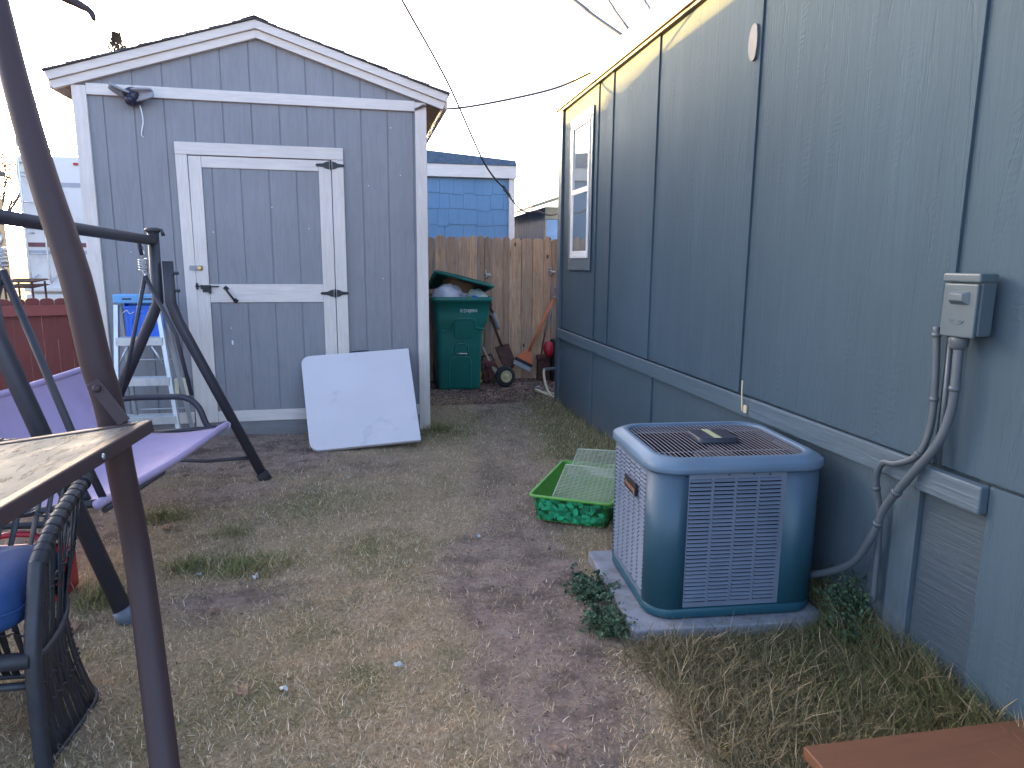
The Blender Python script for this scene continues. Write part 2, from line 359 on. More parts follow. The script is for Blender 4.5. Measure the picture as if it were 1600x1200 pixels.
# ------------------------------------------------------------------ ground
def sstep(a, b, x): t = max(0., min(1., (x-a)/(b-a))); return t*t*(3-2*t)
def lerpl(x, pts):
    if x <= pts[0][0]: return pts[0][1]
    for (a, b), (c, d) in zip(pts, pts[1:]):
        if x <= c: return b+(d-b)*(x-a)/(c-a)
    return pts[-1][1]
def blob(x, y, cx, cy, rx, ry): return math.exp(-(((x-cx)/rx)**2+((y-cy)/ry)**2))
def masks(x, y):
    """bare soil 0..1, green 0..1"""
    n = mn.fractal(Vector((x*1.7, y*1.7, 0)), 1, 2, 4); n2 = mn.fractal(Vector((x*6, y*6, 5)), 1, 2, 3)
    L = lerpl(y, [(0, .40), (1.9, .38), (2.7, .30), (3.3, .34), (4.3, .60), (6.6, .95)]); R = lerpl(y, [(0, .66), (1.75, .72), (2.4, .84), (3.3, .98), (4.2, 1.05), (6.6, 1.45)])
    e = .10
    path = sstep(L-e, L+e, x+n*.16)*(1-sstep(R-e, R+e, x+n*.14))*lerpl(y, [(0,.95), (3.3,.9), (4.2,.55), (6,.45), (7,.9)])
    b = path
    b = max(b, sstep(6.95, 7.35, y+n*.3)*.95)
    b = max(b, sstep(-.15, -.5, x+n*.3)*sstep(4.55, 5.1, y+n*.4)*.95)
    b = max(b, 1.05*blob(x, y, -.68, 2.96, .33, .16)); b = max(b, 1.0*blob(x, y, -1.7, 3.9, .55, .5)); b = max(b, .9*blob(x, y, -1.0, 4.45, .5, .28))
    b = max(b, .6*blob(x, y, -.1, 4.9, .5, .3))
    b = max(0, min(1, b + n2*.22*(b > .05)))
    g = .18
    g = max(g, blob(x, y, .62, 5.8, .38, .45), blob(x, y, .95, 6.3, .3, .35)*.8)
    g = max(g, sstep(1.1, 1.5, x+n*.15)*sstep(3.0, 3.4, y)*.95)
    g = max(g, .75*blob(x, y, -.45, 4.15, .55, .35), .6*blob(x, y, -.05, 3.4, .35, .3), .6*blob(x, y, -1.1, 4.1, .35, .3), .75*blob(x, y, -.75, 3.35, .5, .16))
    g = max(g, .6*blob(x, y, -.35, 2.75, .35, .3), .55*blob(x, y, -.5, 2.2, .4, .25), .4*blob(x, y, 0, 2.3, .25, .2))
    g = max(g, sstep(.85, 1.1, x)*(1-sstep(2.45, 3.0, y))*.75)
    g = max(0, min(1, g + n2*.3 + n*.2)); return b, g
def gheight(x, y):
    h = mn.fractal(Vector((x*.9, y*.9, 3)), 1, 2, 3)*.018 + mn.fractal(Vector((x*9, y*9, 1)), 1, 2, 4)*.010
    h += sstep(1.45, 1.85, x)*.05*(1-sstep(3.5, 6.5, y))
    return h if (-8 < x < 3 and -1 < y < 12) else 0
def axis(lo, hi, step, far):
    a = list(np.arange(lo, hi+1e-6, step)); s = step
    r = []; x = hi
    while x < far: s *= 1.35; x += s; r.append(x)
    s = step; l = []; x = lo
    while x > -far: s *= 1.35; x -= s; l.append(x)
    return l[::-1]+a+r
xs = axis(-2.6, 2.1, .022, 350); ys = axis(1.0, 8.6, .022, 500)
gb = MB(); cols = []; bm_attr = []
vs = []
for y in ys:
    for x in xs:
        vs.append((x, y, gheight(x, y)))
nx = len(xs)
me = bpy.data.meshes.new('ground')
fs = [(j*nx+i, j*nx+i+1, (j+1)*nx+i+1, (j+1)*nx+i) for j in range(len(ys)-1) for i in range(nx-1)]
me.from_pydata(vs, [], fs); me.polygons.foreach_set('use_smooth', [True]*len(fs))
bb, gg = [], []
for x, y, z in vs:
    if -4 < x < 3 and 0 < y < 10: b, g = masks(x, y)
    else: b, g = .4, .3
    bb.append(b); gg.append(g)
for nme, dat in (('bare', bb), ('green', gg)):
    a = me.attributes.new(nme, 'FLOAT', 'POINT'); a.data.foreach_set('value', dat)
def groundmat():
    m, nt, p = newmat('soil_and_thatch')
    ab = nt.nodes.new('ShaderNodeAttribute'); ab.attribute_name = 'bare'; ag = nt.nodes.new('ShaderNodeAttribute'); ag.attribute_name = 'green'
    n1 = noisetex(nt, 9, (1,1,1), 10, .75); n2 = noisetex(nt, 55, (1,1,1), 8, .8); n3 = noisetex(nt, 160, (1,1,1), 4, .7)
    soil = ramp(nt, n1, [(.3, (.21,.142,.118)), (.5, (.35,.245,.20)), (.7, (.46,.34,.28))])
    soil = mixc(nt, ramp(nt, n2, [(.52, (0,0,0)), (.66, (.8,.8,.8))]), soil, (.52,.41,.34))
    soil = mixc(nt, ramp(nt, n2, [(.34, (.8,.8,.8)), (.45, (0,0,0))]), soil, (.09,.058,.048))
    soil = mixc(nt, ramp(nt, noisetex(nt, 3.2, (1,1,1), 6, .7), [(.46, (0,0,0)), (.60, (.75,.75,.75))]), soil, (.115,.078,.07))
    thatch = ramp(nt, n2, [(.3, (.15,.105,.07)), (.5, (.42,.31,.205)), (.68, (.62,.47,.33))])
    gr = ramp(nt, n2, [(.3, (.10,.09,.04)), (.6, (.26,.23,.11)), (.75, (.42,.34,.20))])
    c = mixc(nt, ag.outputs['Fac'], thatch, gr); c = mixc(nt, ab.outputs['Fac'], c, soil)
    nt.links.new(c, p.inputs['Base Color']); p.inputs['Roughness'].default_value = .95; p.inputs['Specular IOR Level'].default_value = .2
    a = bumpn(nt, n2, 1.0, .02); nt.links.new(bumpn(nt, n3, .7, .004, a), p.inputs['Normal']); return m
me.materials.append(groundmat())
go = bpy.data.objects.new('ground', me); COL.objects.link(go); tag(go, None, None, kind='structure')

# ------------------------------------------------------------------ grass blades
nr = np.random.RandomState(11)
def blades(name, pts, H, Wd, lean, colr, mat_, label, cat='grass', kind='stuff', group=None, curl=.5):
    """pts Nx3, H,Wd,lean N, colr Nx3"""
    n = len(pts); a = nr.rand(n)*2*PI; fa = a + PI/2 + (nr.rand(n)-.5)*1.2
    d = np.stack([np.cos(a), np.sin(a), np.zeros(n)], 1); s = np.stack([np.cos(fa), np.sin(fa), np.zeros(n)], 1)
    V = np.zeros((n, 5, 3)); up = np.array([0,0,1.])
    hz = H*np.cos(lean); hx = H*np.sin(lean)
    bend = (nr.rand(n)-.5)*H*curl
    mid = pts + up*(hz*.60)[:,None] + d*(hx*.38)[:,None] + s*(bend*.5)[:,None]
    tip = pts + up*(hz*.98)[:,None] + d*hx[:,None] + s*bend[:,None]
    V[:,0] = pts - s*(Wd*.5)[:,None]; V[:,1] = pts + s*(Wd*.5)[:,None]
    V[:,2] = mid + s*(Wd*.42)[:,None]; V[:,3] = mid - s*(Wd*.42)[:,None]; V[:,4] = tip
    me = bpy.data.meshes.new(name); me.vertices.add(n*5); me.vertices.foreach_set('co', V.reshape(-1))
    base = (np.arange(n)*5)[:,None]
    loops = np.concatenate([base+np.array([[0,1,2,3]]), base+np.array([[3,2,4]])], 1).reshape(-1)
    me.loops.add(len(loops)); me.loops.foreach_set('vertex_index', loops.astype(np.int32))
    me.polygons.add(2*n); st = (np.arange(n)*7)[:,None]+np.array([[0,4]]); me.polygons.foreach_set('loop_start', st.reshape(-1).astype(np.int32))
    me.update(calc_edges=True); me.validate()
    at = me.attributes.new('col', 'FLOAT_COLOR', 'POINT'); C4 = np.ones((n,5,4)); C4[:,:,:3] = colr[:,None,:]; at.data.foreach_set('color', C4.reshape(-1))
    me.materials.append(mat_); o = bpy.data.objects.new(name, me); COL.objects.link(o)
    tag(o, label, cat, group, kind); return o
STRAW = np.array([.66,.48,.29]); TAN = np.array([.46,.31,.18]); OLIVE = np.array([.30,.255,.105]); DKG = np.array([.09,.125,.045]); PALE = np.array([.80,.66,.50])
def sample(n, x0, x1, y0, y1, fn):
    P = []; H = []; C = []; Ln = []; Wd = []
    for _ in range(n):
        x = rnd.uniform(x0, x1); y = y0 + (y1-y0)*rnd.random()**1.35
        r = fn(x, y)
        if r is None: continue
        h, wd, ln, c = r; P.append((x, y, gheight(x, y)-.002)); H.append(h); Wd.append(wd); Ln.append(ln); C.append(c)
    return np.array(P), np.array(H), np.array(Wd), np.array(Ln), np.array(C)
def inpad(x, y):
    dx, dy = x-1.022, y-2.37; a = dx*.9976-dy*.07; b = dx*.07+dy*.9976
    return -.06 < a < .75 and -.06 < b < .68
def lawn(x, y):
    if inpad(x, y) or x > 1.84 and y < 6.95 or x < -.47*y-.45: return None
    if y > 5.95 and x < .5 : return None
    b, g = masks(x, y)
    cl = mn.noise(Vector((x*14, y*14, 9)))
    if rnd.random() < b*(.93 if cl < .12 else .72): return None
    if rnd.random() < .30-.5*cl: return None
    t = rnd.random()
    if rnd.random() < g: c = OLIVE*(1-t)+DKG*t if rnd.random() < .6 else OLIVE*(1-t*.5)+STRAW*t*.5
    else: c = STRAW*(1-t)+TAN*t
    if rnd.random() < .20: c = PALE
    h = rnd.uniform(.010, .034)*(1+.5*g)
    return h, rnd.uniform(.0012, .0028), rnd.uniform(.6, 1.5), c*rnd.uniform(.55, 1.35)
blades('lawn_grass', *sample(470000, -2.5, 1.9, 1.25, 7.4, lawn), M_grass, 'short dry straw coloured lawn grass with green patches across the yard')
def wallgrass(x, y):
    if inpad(x, y): return None
    d = 1.85-x; near = math.exp(-d/.18) if y > 3.0 else 1
    if rnd.random() > near*.9+.10: return None
    t = rnd.random(); c = OLIVE*(1-t)+DKG*t
    if rnd.random() < .35: c = STRAW*.8
    return rnd.uniform(.04, .12)*(.45+.6*near), rnd.uniform(.002,.004), rnd.uniform(.1, .9), c*rnd.uniform(.7,1.2)
blades('wall_grass', *sample(15000, 1.15, 1.84, 3.05, 6.8, wallgrass), M_grass, 'taller green grass growing along the foot of the blue grey wall beyond the air conditioner', curl=.7)
def matted(x, y):
    if inpad(x, y): return None
    n = mn.noise(Vector((x*4, y*4, 2)))
    edge = sstep(.86, 1.02, x+n*.12)*(1-sstep(2.42, 2.6, y-(x > 1.72)*1.0))
    if rnd.random() > edge: return None
    t = rnd.random(); DO = np.array([.15,.125,.06]); MO = np.array([.32,.25,.14])
    c = DO*(1-t)+MO*t
    if rnd.random() < sstep(1.0, 1.7, x)*.75: c = OLIVE*.8*(1-t)+DKG*t*1.2
    if rnd.random() < .16: c = STRAW*.85
    wl = sstep(1.6, 1.82, x)
    return rnd.uniform(.05, .14)*(1+.4*wl), rnd.uniform(.0016,.0046), rnd.uniform(.55, 1.45)*(1-.5*wl), c*rnd.uniform(.6,1.1)
blades('matted_grass', *sample(34000, .82, 1.85, 1.3, 3.2, matted), M_grass, 'long dark matted grass in front of the air conditioner and along the near wall', curl=1.3)
# countable grass tufts and weeds
def tuft(x, y, r, n, h, label, green=.9):
    P = []; C = []
    for _ in range(n):
        a = rnd.random()*2*PI; q = r*rnd.random()**.8; px, py = x+math.cos(a)*q, y+math.sin(a)*q*.7
        P.append((px, py, gheight(px, py)-.003)); t = rnd.random()
        C.append((OLIVE*(1-t)+DKG*1.3*t if rnd.random() < green else STRAW*.9)*rnd.uniform(.7,1.2))
    blades('grass_tuft', np.array(P), nr.uniform(h*.5, h, n), nr.uniform(.003,.0055,n), nr.uniform(.5,1.35,n), np.array(C), M_grass, label, 'grass tuft', None, 'grass tufts on the lawn', .4)
tuft(-.63, 3.28, .20, 420, .09, 'widest dark green grass tuft, beside the scrap of paper near the bare patch')
tuft(-.90, 3.36, .12, 240, .09, 'dark green grass tuft just left of the widest one on the lawn')
tuft(-1.20, 4.06, .15, 260, .10, 'dark grass tuft on bare soil below the front edge of the lilac swing seat')
tuft(-1.20, 3.05, .17, 300, .11, 'grass tuft at the foot of the near leg of the lilac swing')
tuft(-.80, 3.75, .12, 160, .07, 'small green tuft between the swing foot and the middle of the lawn')
tuft(1.60, 4.62, .16, 330, .20, 'tall grass tuft against the grey wall behind the green tray')
tuft(1.66, 3.66, .17, 380, .22, 'tall grass tuft behind the air conditioner, beside its back corner')
tuft(.52, 5.85, .14, 260, .13, 'green tuft at the foot of the white shed corner board')
def weed(x, y, r, n, h, label, z0=0):
    """stems radiating from a crown, each with small leaves of mixed size"""
    m = MB(); k = 0
    while k < n:
        a = rnd.random()*2*PI; L = r*rnd.uniform(.35,1.45); lift = h*rnd.uniform(.15,1.1)*(1.2-.5*L/r)
        ox, oy = x+rnd.gauss(0,r*.3), y+rnd.gauss(0,r*.45); g0 = z0+gheight(ox, oy)
        st = [Vector((ox+math.cos(a)*L*t, oy+math.sin(a)*L*t, g0+lift*math.sin(min(1,t*1.2)*PI*.55))) for t in (0,.35,.7,1)]
        m.tint = rnd.random(); m.tube(st, .0011, 4, False)
        sz = rnd.uniform(.5,1.2)
        for _ in range(rnd.randint(5,11)):
            t = rnd.random()**.7*2.999; i_ = int(t); p = st[i_]+(st[i_+1]-st[i_])*(t-i_)+Vector((rnd.gauss(0,.006),rnd.gauss(0,.006),rnd.gauss(.003,.004)))
            R = sz*rnd.uniform(.004,.012); nrm = Vector((rnd.gauss(0,.6)-.1, rnd.gauss(0,.6)-.3, 1)).normalized()
            u = nrm.orthogonal().normalized(); u.rotate(Matrix.Rotation(rnd.random()*6.28, 3, nrm)); v = nrm.cross(u); m.tint = rnd.random()**.8
            q = [p+u*(math.cos(c_*PI/4)*R*1.15)+v*(math.sin(c_*PI/4)*R*.75)+nrm*(.3*R*math.cos(c_*PI/2)) for c_ in range(8)]
            m.add([p-nrm*.25*R]+q, [(0, c_+1, (c_+1) % 8+1) for c_ in range(8)]); k += 1
    tag(m.build('weed_plant', M_weed), label, 'weed', 'leafy weeds')
M_weed = mat('weed_leaf', (.05,.085,.045), .6, var=.35, vscale=50, bump=0, tint=.8, spec=.3)
weed(.895, 2.72, .09, 900, .08, 'dark green leafy weed hugging the left side of the concrete pad')
weed(.885, 2.42, .08, 900, .09, 'dark leafy weed at the front left corner of the concrete pad')
weed(1.79, 2.22, .08, 900, .20, 'broad leafed weed at the wall where the conduit bends to the ground', .02)
weed(1.74, 2.12, .07, 260, .08, 'small leafy weed right of the air conditioner pad by the paper scrap', .02)

# ------------------------------------------------------------------ shed
SA = .0215; SDV = Vector((math.cos(SA), math.sin(SA), 0)); SNV = Vector((-math.sin(SA), math.cos(SA), 0)); SK = 5.9767
def S(u, w_, z): return SDV*u + SNV*(SK+w_) + Vector((0,0,z))
def onS(x, y, off=0):
    q = onp(x, y, SNV, SK+off); return q.dot(SDV), q.z
shed = thing('garden_shed', S(-.72, 1.15, 0), 'grey wooden shed with white trim and low gable roof at the end of the yard', 'shed')
PK, UC, SL = 3.235, -.71, .313
def rtop(u): return PK-.02-SL*abs(u-UC)
m = MB()
gro = [-2.0]+[-1.82+.2083*k for k in range(12) if -1.82+.2083*k < .5]+[.56]
for a, b in zip(gro, gro[1:]):
    a2, b2 = a+.004, b-.004; top = lambda q: rtop(q)-.05
    poly = [(a2, .02), (b2, .02), (b2, top(b2))] + ([(UC, top(UC))] if a2 < UC < b2 else []) + [(a2, top(a2))]
    m.prism(poly, 0, .012, S)
m.prism([(-2.0,.02), (.56,.02), (.56, rtop(.56)-.05), (UC, rtop(UC)-.05), (-2.0, rtop(-2.0)-.05)], .007, .05, S)
m.box((-2.0,.05,.02), (-1.97,2.3,rtop(-2)-.06), S); m.box((.53,.05,.02), (.56,2.3,rtop(.56)-.06), S); m.box((-1.97,2.27,.02), (.53,2.3,rtop(-2)-.06), S)
m.build('wall', M_shed, shed, bevel=.002, bseg=1)
m = MB(); m.box((-2.01,-.012,-.05), (.57,.0,.13), S); m.build('base_board', M_shedh, shed)
for a_, b_q in ((-1.92,-1.345),(-.09,.484)):
    m = MB(); m.box((a_,-.022,.125), (b_q,-.002,.216), S); m.build('sill_trim', M_wh, shed, bevel=.002)
for a, b in ((-2.022,-1.925), (.486,.578)):
    m = MB(); m.box((a,-.024,-.02), (b,0,rtop(a if a < UC else b)-.10), S)
    sx = (-2.022,-2.0) if a < UC else (.56,.578); m.box((sx[0],.0,-.02), (sx[1],.09,rtop(sx[0])-.10), S); m.build('corner_board', M_wv, shed, bevel=.003)
m = MB(); m.box((-1.924,-.023,2.642), (.485,-.001,2.722), S); m.build('frieze_board', M_wh, shed, bevel=.003)
for sgn, tip in ((-1, -2.178), (1, .756)):
    for nm, t0, t1, pr in (('rake_fascia', .0, .062, .062), ('rake_trim', .064, .124, .040)):
        m = MB(); pk = PK; e = tip - sgn*(.0 if t0 == 0 else .022); e2 = tip - sgn*(.020 if t0 == 0 else .045)
        zt = lambda u, t: PK - SL*abs(u-UC) - t
        poly = [(UC, zt(UC,t0)), (e, zt(e,t0)), (e2, zt(e2,t1)), (UC, zt(UC,t1))]
        if sgn > 0: poly = poly[::-1]
        m.prism(poly, -pr, -.001, S); m.build(nm, M_wh, shed, bevel=.002)
    m = MB(); e = tip-sgn*.012   # soffit and eave board
    a, b = sorted((e, .56 if sgn > 0 else -2.0))
    m.prism([(a, PK-SL*abs(a-UC)-.03), (b, PK-SL*abs(b-UC)-.03), (b, PK-SL*abs(b-UC)-.045), (a, PK-SL*abs(a-UC)-.045)], .0, 2.36, S)
    m.build('soffit', M_raw, shed)
    m = MB(); e3 = tip - sgn*.002; a, b = sorted((e3, e3-sgn*.02)); m.box((a, .001, PK-SL*abs(tip-UC)-.10), (b, 2.36, PK-SL*abs(tip-UC)-.004), S); m.build('eave_fascia', M_wh, shed)
for sgn, tip in ((-1, -2.19), (1, .768)):
    m = MB(); nrow = 9; Ltot = abs(tip-UC)
    for i in range(nrow):
        s0, s1 = Ltot*(1-i/nrow), Ltot*(1-(i+1.25)/nrow); s1 = max(s1, 0)
        lift = .016; z0 = PK-SL*s0+.004; z1 = PK-SL*s1+.003
        k = 0; wq = -.078
        while wq < 2.38:
            w2 = min(2.38, wq+rnd.uniform(.28,.33)); m.tint = rnd.random(); j = rnd.uniform(-.006,.006)
            a, b = UC+sgn*(s0+j), UC+sgn*s1
            poly = [(a, z0), (a, z0+lift), (b, z1+.008), (b, z1)]
            if sgn > 0: poly = poly[::-1]
            m.prism(poly, wq+(rnd.uniform(-.006,.004) if k == 0 else .001), w2-.001, S); wq = w2; k += 1
    m.build('shingle_roof', M_shingle, shed)
m = MB(); m.prism([(UC-.10, PK-SL*.1+.016), (UC, PK+.018), (UC+.10, PK-SL*.1+.016), (UC+.10, PK-SL*.1+.022), (UC, PK+.026), (UC-.10, PK-SL*.1+.022)], -.082, 2.38, S); m.build('ridge_cap', M_shingle, shed)
# door frame
m = MB(); m.box((-1.347,-.030,2.240), (-.094,-.002,2.332), S); m.build('door_frame', M_wh, shed, bevel=.003)
m = MB(); m.prism([(-1.333,.095), (-1.250,.095), (-1.262,2.239), (-1.347,2.239)], -.028, -.002, S); m.build('door_frame', M_wv, shed, bevel=.003)
m = MB(); m.box((-.186,-.028,.216), (-.094,-.002,2.239), S); m.build('door_frame', M_wv, shed, bevel=.003)
door = MB(); 
for a, b in ((-1.165,-1.09), (-1.09,-.88), (-.88,-.67), (-.67,-.46), (-.46,-.285)): door.box((a+.004,-.014,.21), (b-.004,-.004,2.16), S)
door.box((-1.25,-.008,.20), (-.2,-.003,2.23), S)
dr = door.build('door', M_shed, shed, bevel=.0015, bseg=1)
for nm, a, b, z0, z1, mt, pr in (('door_stile', -1.256,-1.163,.125,2.232, M_wv,.026), ('door_stile', -.288,-.192,.218,2.232, M_wv,.026),
        ('door_rail', -1.162,-.289,2.148,2.232, M_wh,.0245), ('door_rail', -1.162,-.289,1.108,1.252, M_wh,.0245), ('door_rail', -1.162,-.20,.124,.216, M_wh,.0245)):
    m = MB(); m.box((a,-pr,z0), (b,-.004,z1), S); m.build(nm, mt, dr, bevel=.0025)
for hz in (2.196, 1.179):
    m = MB(); c = -.199
    prof = [(-.112,.0),(-.105,.010),(-.055,.014),(-.030,.026),(-.006,.031),(-.006,-.031),(-.030,-.026),(-.055,-.014),(-.105,-.010)]
    m.prism([(c+a, hz+b) for a, b in prof], -.033, -.027, S)
    m.prism([(c+.014-a*.9, hz+b) for a, b in prof][::-1], -.034, -.029, S)
    m.tube([S(c+.006, -.036, hz-.034), S(c+.006, -.036, hz+.034)], .007, 8)
    for q in (-.085,-.045,.06,.095): m.lathe([(.005,0),(.004,.003)], S(c+q,-.034,hz+.003), -SNV, 8)
    m.build('hinge', M_black, dr, bevel=.001, bseg=1)
m = MB(); m.box((-1.30,-.034,1.362), (-1.20,-.029,1.398), S); m.build('hasp', M_toolgrey, dr, bevel=.001)
m = MB(); m.lathe([(.018,0),(.020,.008),(.016,.018),(.012,.022)], S(-1.222,-.034,1.380), -SNV, 14); m.build('keyed_lock', M_brass, dr)
m = MB(); m.box((-1.262,-.036,1.212), (-1.244,-.028,1.262), S); m.tube([S(-1.265,-.044,1.238), S(-1.088,-.044,1.235)], .006, 8)
m.box((-1.225,-.050,1.215), (-1.150,-.027,1.246), S); m.box((-1.212,-.046,1.192), (-1.158,-.027,1.216), S); m.box((-1.168,-.05,1.180), (-1.150,-.027,1.24), S); m.build('slide_latch', M_black, dr, bevel=.003)
m = MB(); A, B = S(-1.040,-.03,1.220), S(-.972,-.03,1.120); o_ = -SNV*.035
m.tube([A+o_*.2, A+o_*.8+(B-A)*.12, A+o_+(B-A)*.5, A+o_*.8+(B-A)*.88, B+o_*.2], [.009,.010,.013,.010,.009], 8, smooth_path=4)
for q in (A, B): m.lathe([(.024,0),(.020,.008)], q+SNV*.004, -SNV, 4)
m.build('pull_handle', M_black, dr)
for u, z in ((-.38,1.70),(-1.11,1.66),(.10,2.05),(.36,2.14),(.29,2.51),(.55,2.35),(-1.02,.78),(-1.02,.90),(-.66,1.86),(.2,1.3),(-1.72,1.5)):
    m = MB(); m.lathe([(.0045,0),(.004,.002)], S(u,-.014 if -1.16 < u < -.29 else -.001,z), -SNV, 6); m.build('nail_head', M_white, shed)
m = MB(); m.box((-1.024,-.0155,.765), (-1.012,-.0143,.80), S); m.build('paint_chip', M_white, shed)
# vertical seam shadow is real geometry: gap between door edge and frame

# security flood light on the frieze
fl = thing('security_light', S(-1.62,-.02,2.66), 'dark double headed security light with pale shades above the shed door', 'light fixture')
c = S(-1.60,-.05,2.640)
m = MB(); m.lathe([(.062,-.03),(.070,-.01),(.066,.02),(.048,.052),(.015,.066)], c+Vector((0,0,-.005)), -SNV, 20); m.build('lamp_base', M_floodb, fl)
m = MB(); m.lathe([(.012,0),(.030,.02),(.033,.05),(.02,.07)], c+Vector((-.01,-.04,-.075)), (-.1,-.4,1), 14); m.build('motion_sensor', M_floodb, fl)
for sgn, dirv, L in ((-1, Vector((-.82,-.45,.22)), .125), (1, Vector((.95,-.30,.06)), .135)):
    a = c+Vector((sgn*.02,-.05,.0)); m = MB(); dn = dirv.normalized(); side = (Vector((0,-.45,.9)) if sgn > 0 else Vector((.35,-.85,.35))); side = (side-dn*side.dot(dn)).normalized(); upv = side.cross(dn)*sgn
    rows = []
    for i in range(7):
        t = i/6; wd = .045*(1-.35*t*t); rows.append([a+dn*(L*t)+side*(wd*q)+upv*(.030*(1-q*q)-.012+.022*t*t) for q in (-1,-.6,-.2,.2,.6,1)])
    m.grid(rows); hd = m.build('lamp_head', M_floodw, fl, solid=.012)
    m = MB(); m.tube([c+Vector((0,-.03,.01)), a+dn*.03], .016, 10); m.build('arm', M_floodb, fl)
m = MB(); m.tube([S(-1.570,-.035,2.60), S(-1.556,-.030,2.54), S(-1.553,-.02,2.47), S(-1.566,-.018,2.41), S(-1.575,-.008,2.375)], .0045, 8, smooth_path=5)
m.tube([S(-1.575,-.008,2.375), S(-1.568,-.02,2.362), S(-1.556,-.012,2.352)], .003, 6); m.build('cord', M_white, fl)

# outlet box on the shed wall
ou, oz = onS(286, 604)
ot = thing('outlet_cover', S(ou, 0, oz), 'cream weatherproof outlet cover low on the shed wall beside the ladder', 'outlet')
m = MB(); m.box((ou-.055,-.045,oz-.075), (ou+.055,-.002,oz+.075), S); cv = m.build('cover_box', M_cream, ot, bevel=.012)
m = MB(); m.box((ou-.02,-.050,oz-.05), (ou+.015,-.044,oz+.02), S); m.build('socket_plate', M_box, ot, bevel=.002)

# ------------------------------------------------------------------ folding table leaning on the shed
BL, BR, TL = G(485,708), G(658,690,.05), onp(470,560,SNV,SK-.075)
ex = (BR-BL); TW = ex.length*1.0; ex.normalize(); ey = (TL-BL); ey = (ey-ex*ey.dot(ex)); TH = ey.length; ey.normalize(); ez = ex.cross(ey)
ft = thing('folding_table', BL, 'white folded plastic table leaning against the shed wall', 'folding table')
shear = (TL-BL).dot(ex)/TH
def FT(a, b, c_): return BL + ex*(a*(1+.05*c_/TH)+shear*c_*1.0) + ey*c_ + ez*(-b) + Vector((0,0,.006))
def roundrect(x0, x1, z0, z1, rl, rr):
    P = []
    for cx, cz, r, a0 in ((x0+rl, z0+rl, rl, PI), (x1-rr, z0+rr, rr, 1.5*PI), (x1-rr, z1-rr, rr, 0), (x0+rl, z1-rl, rl, .5*PI)):
        for k in range(6): P.append((cx+r*math.cos(a0+k*PI/10), cz+r*math.sin(a0+k*PI/10)))
    return P
TWW = TW; 
m = MB(); m.prism(roundrect(0, TWW, 0, TH, .075, .006), -.018, .018, FT); m.build('table_top', M_table, ft, bevel=.006, bseg=3)
m = MB(); m.prism(roundrect(.012, TWW+.008, .012, TH-.01, .075, .006), .026, .052, FT); m.build('folded_half', M_tableback, ft, bevel=.004)
m = MB(); m.tube([FT(TWW*.44, .02, TH-.012), FT(TWW*.455,.02,TH+.022), FT(TWW*.56,.02,TH+.026), FT(TWW*.62,.02,TH+.020), FT(TWW*.635,.02,TH-.012)], .011, 8, smooth_path=4); m.build('carry_handle', M_black, ft)

# ------------------------------------------------------------------ step ladder with blue crate
LO = -.42
def LP(x, y, o=LO): u, z = onS(x, y, o); return S(u, o, z)
lad = thing('step_ladder', Vector(LP(225,668)).xyz*1.0, 'aluminium step ladder with light blue top standing before the shed wall', 'ladder')
A0, A1 = onS(177,459,LO), onS(246,459,LO)
def LB(u0_, u1_, z0, z1, d0, d1): return (min(u0_,u1_), d0, min(z0,z1)), (max(u0_,u1_), d1, max(z0,z1))
m = MB(); uL, zT = onS(177,460,LO); uR, _ = onS(247,460,LO); _, zB = onS(177,474,LO)
m.box((uL, LO-.03, zB), (uR, LO+.10, zT), S); m.build('top_cap', M_blue_step, lad, bevel=.008)
for x in (193, 226):
    m = MB()
    u1_, z1 = onS(x,467,LO); u2_, _ = onS(x+14,467,LO); m.box((u1_, LO-.034, z1-.004), (u2_, LO-.029, z1+.006), S); m.build('tool_slot', M_black, lad)
def rail(p, q, wd=.028, dp=.022):
    m = MB(); d = (q-p).normalized(); sv = SDV
    def T(a, b, c_): return p + d*c_ + sv*a + SNV*b
    Lg = (q-p).length
    m.box((-wd/2,-dp,0), (wd/2,-dp+.004,Lg), T); m.box((-wd/2,-dp+.004,0), (-wd/2+.004,dp,Lg), T); m.box((wd/2-.004,-dp+.004,0), (wd/2,dp,Lg), T)
    return m
pL0 = LP(182,476); pL1 = LP(182,672,LO-.10); pR0 = LP(246,476); pR1 = LP(281,676,LO-.10)
pL1 = S(pL0.dot(SDV)-.035, LO-.16, .0); pR1 = S(pR0.dot(SDV)+.135, LO-.16, .0)
rail(pL0, pL1).build('front_rail', M_alu, lad); rail(pR0, pR1).build('front_rail', M_alu, lad)
rail(pL0+SNV*.08, pL0+SNV*.32-Vector((0,0,pL0.z))+SDV*-.02, .024).build('rear_rail', M_alu, lad)
rail(pR0+SNV*.08, pR0+SNV*.32-Vector((0,0,pR0.z))+SDV*.12, .024).build('rear_rail', M_alu, lad)
for yy in (534, 596, 655):
    zz = onS(220, yy, LO-.08)[1]
    t = (pL0.z-zz)/(pL0.z); a = pL0+(pL1-pL0)*t; b = pR0+(pR1-pR0)*t
    m = MB()
    def T(q, r_, s_): return a + (b-a)*q + SNV*r_ + Vector((0,0,s_))
    m.box((0,-.030,-.030), (1,-.022,.028), T); m.box((0,-.022,.018), (1,.06,.028), T)
    for k in range(5): m.box((.02,-.018+k*.016,.028), (.98,-.012+k*.016,.031), T)
    st = m.build('step', M_alu, lad, bevel=.002, bseg=1)
    if yy == 534:
        for q, sg in ((.02, 1), (.98, -1)):
            m = MB(); m.tube([T(q,-.028,-.17), T(q+sg*.22,-.028,-.035)], .008, 6); m.build('brace', M_alu, lad)
        for q in (.03,.15,.38,.62,.85,.97): m = MB(); m.lathe([(.006,0),(.004,.004)], T(q,-.030,0), -SNV, 8); m.build('rivet', M_steel, st)
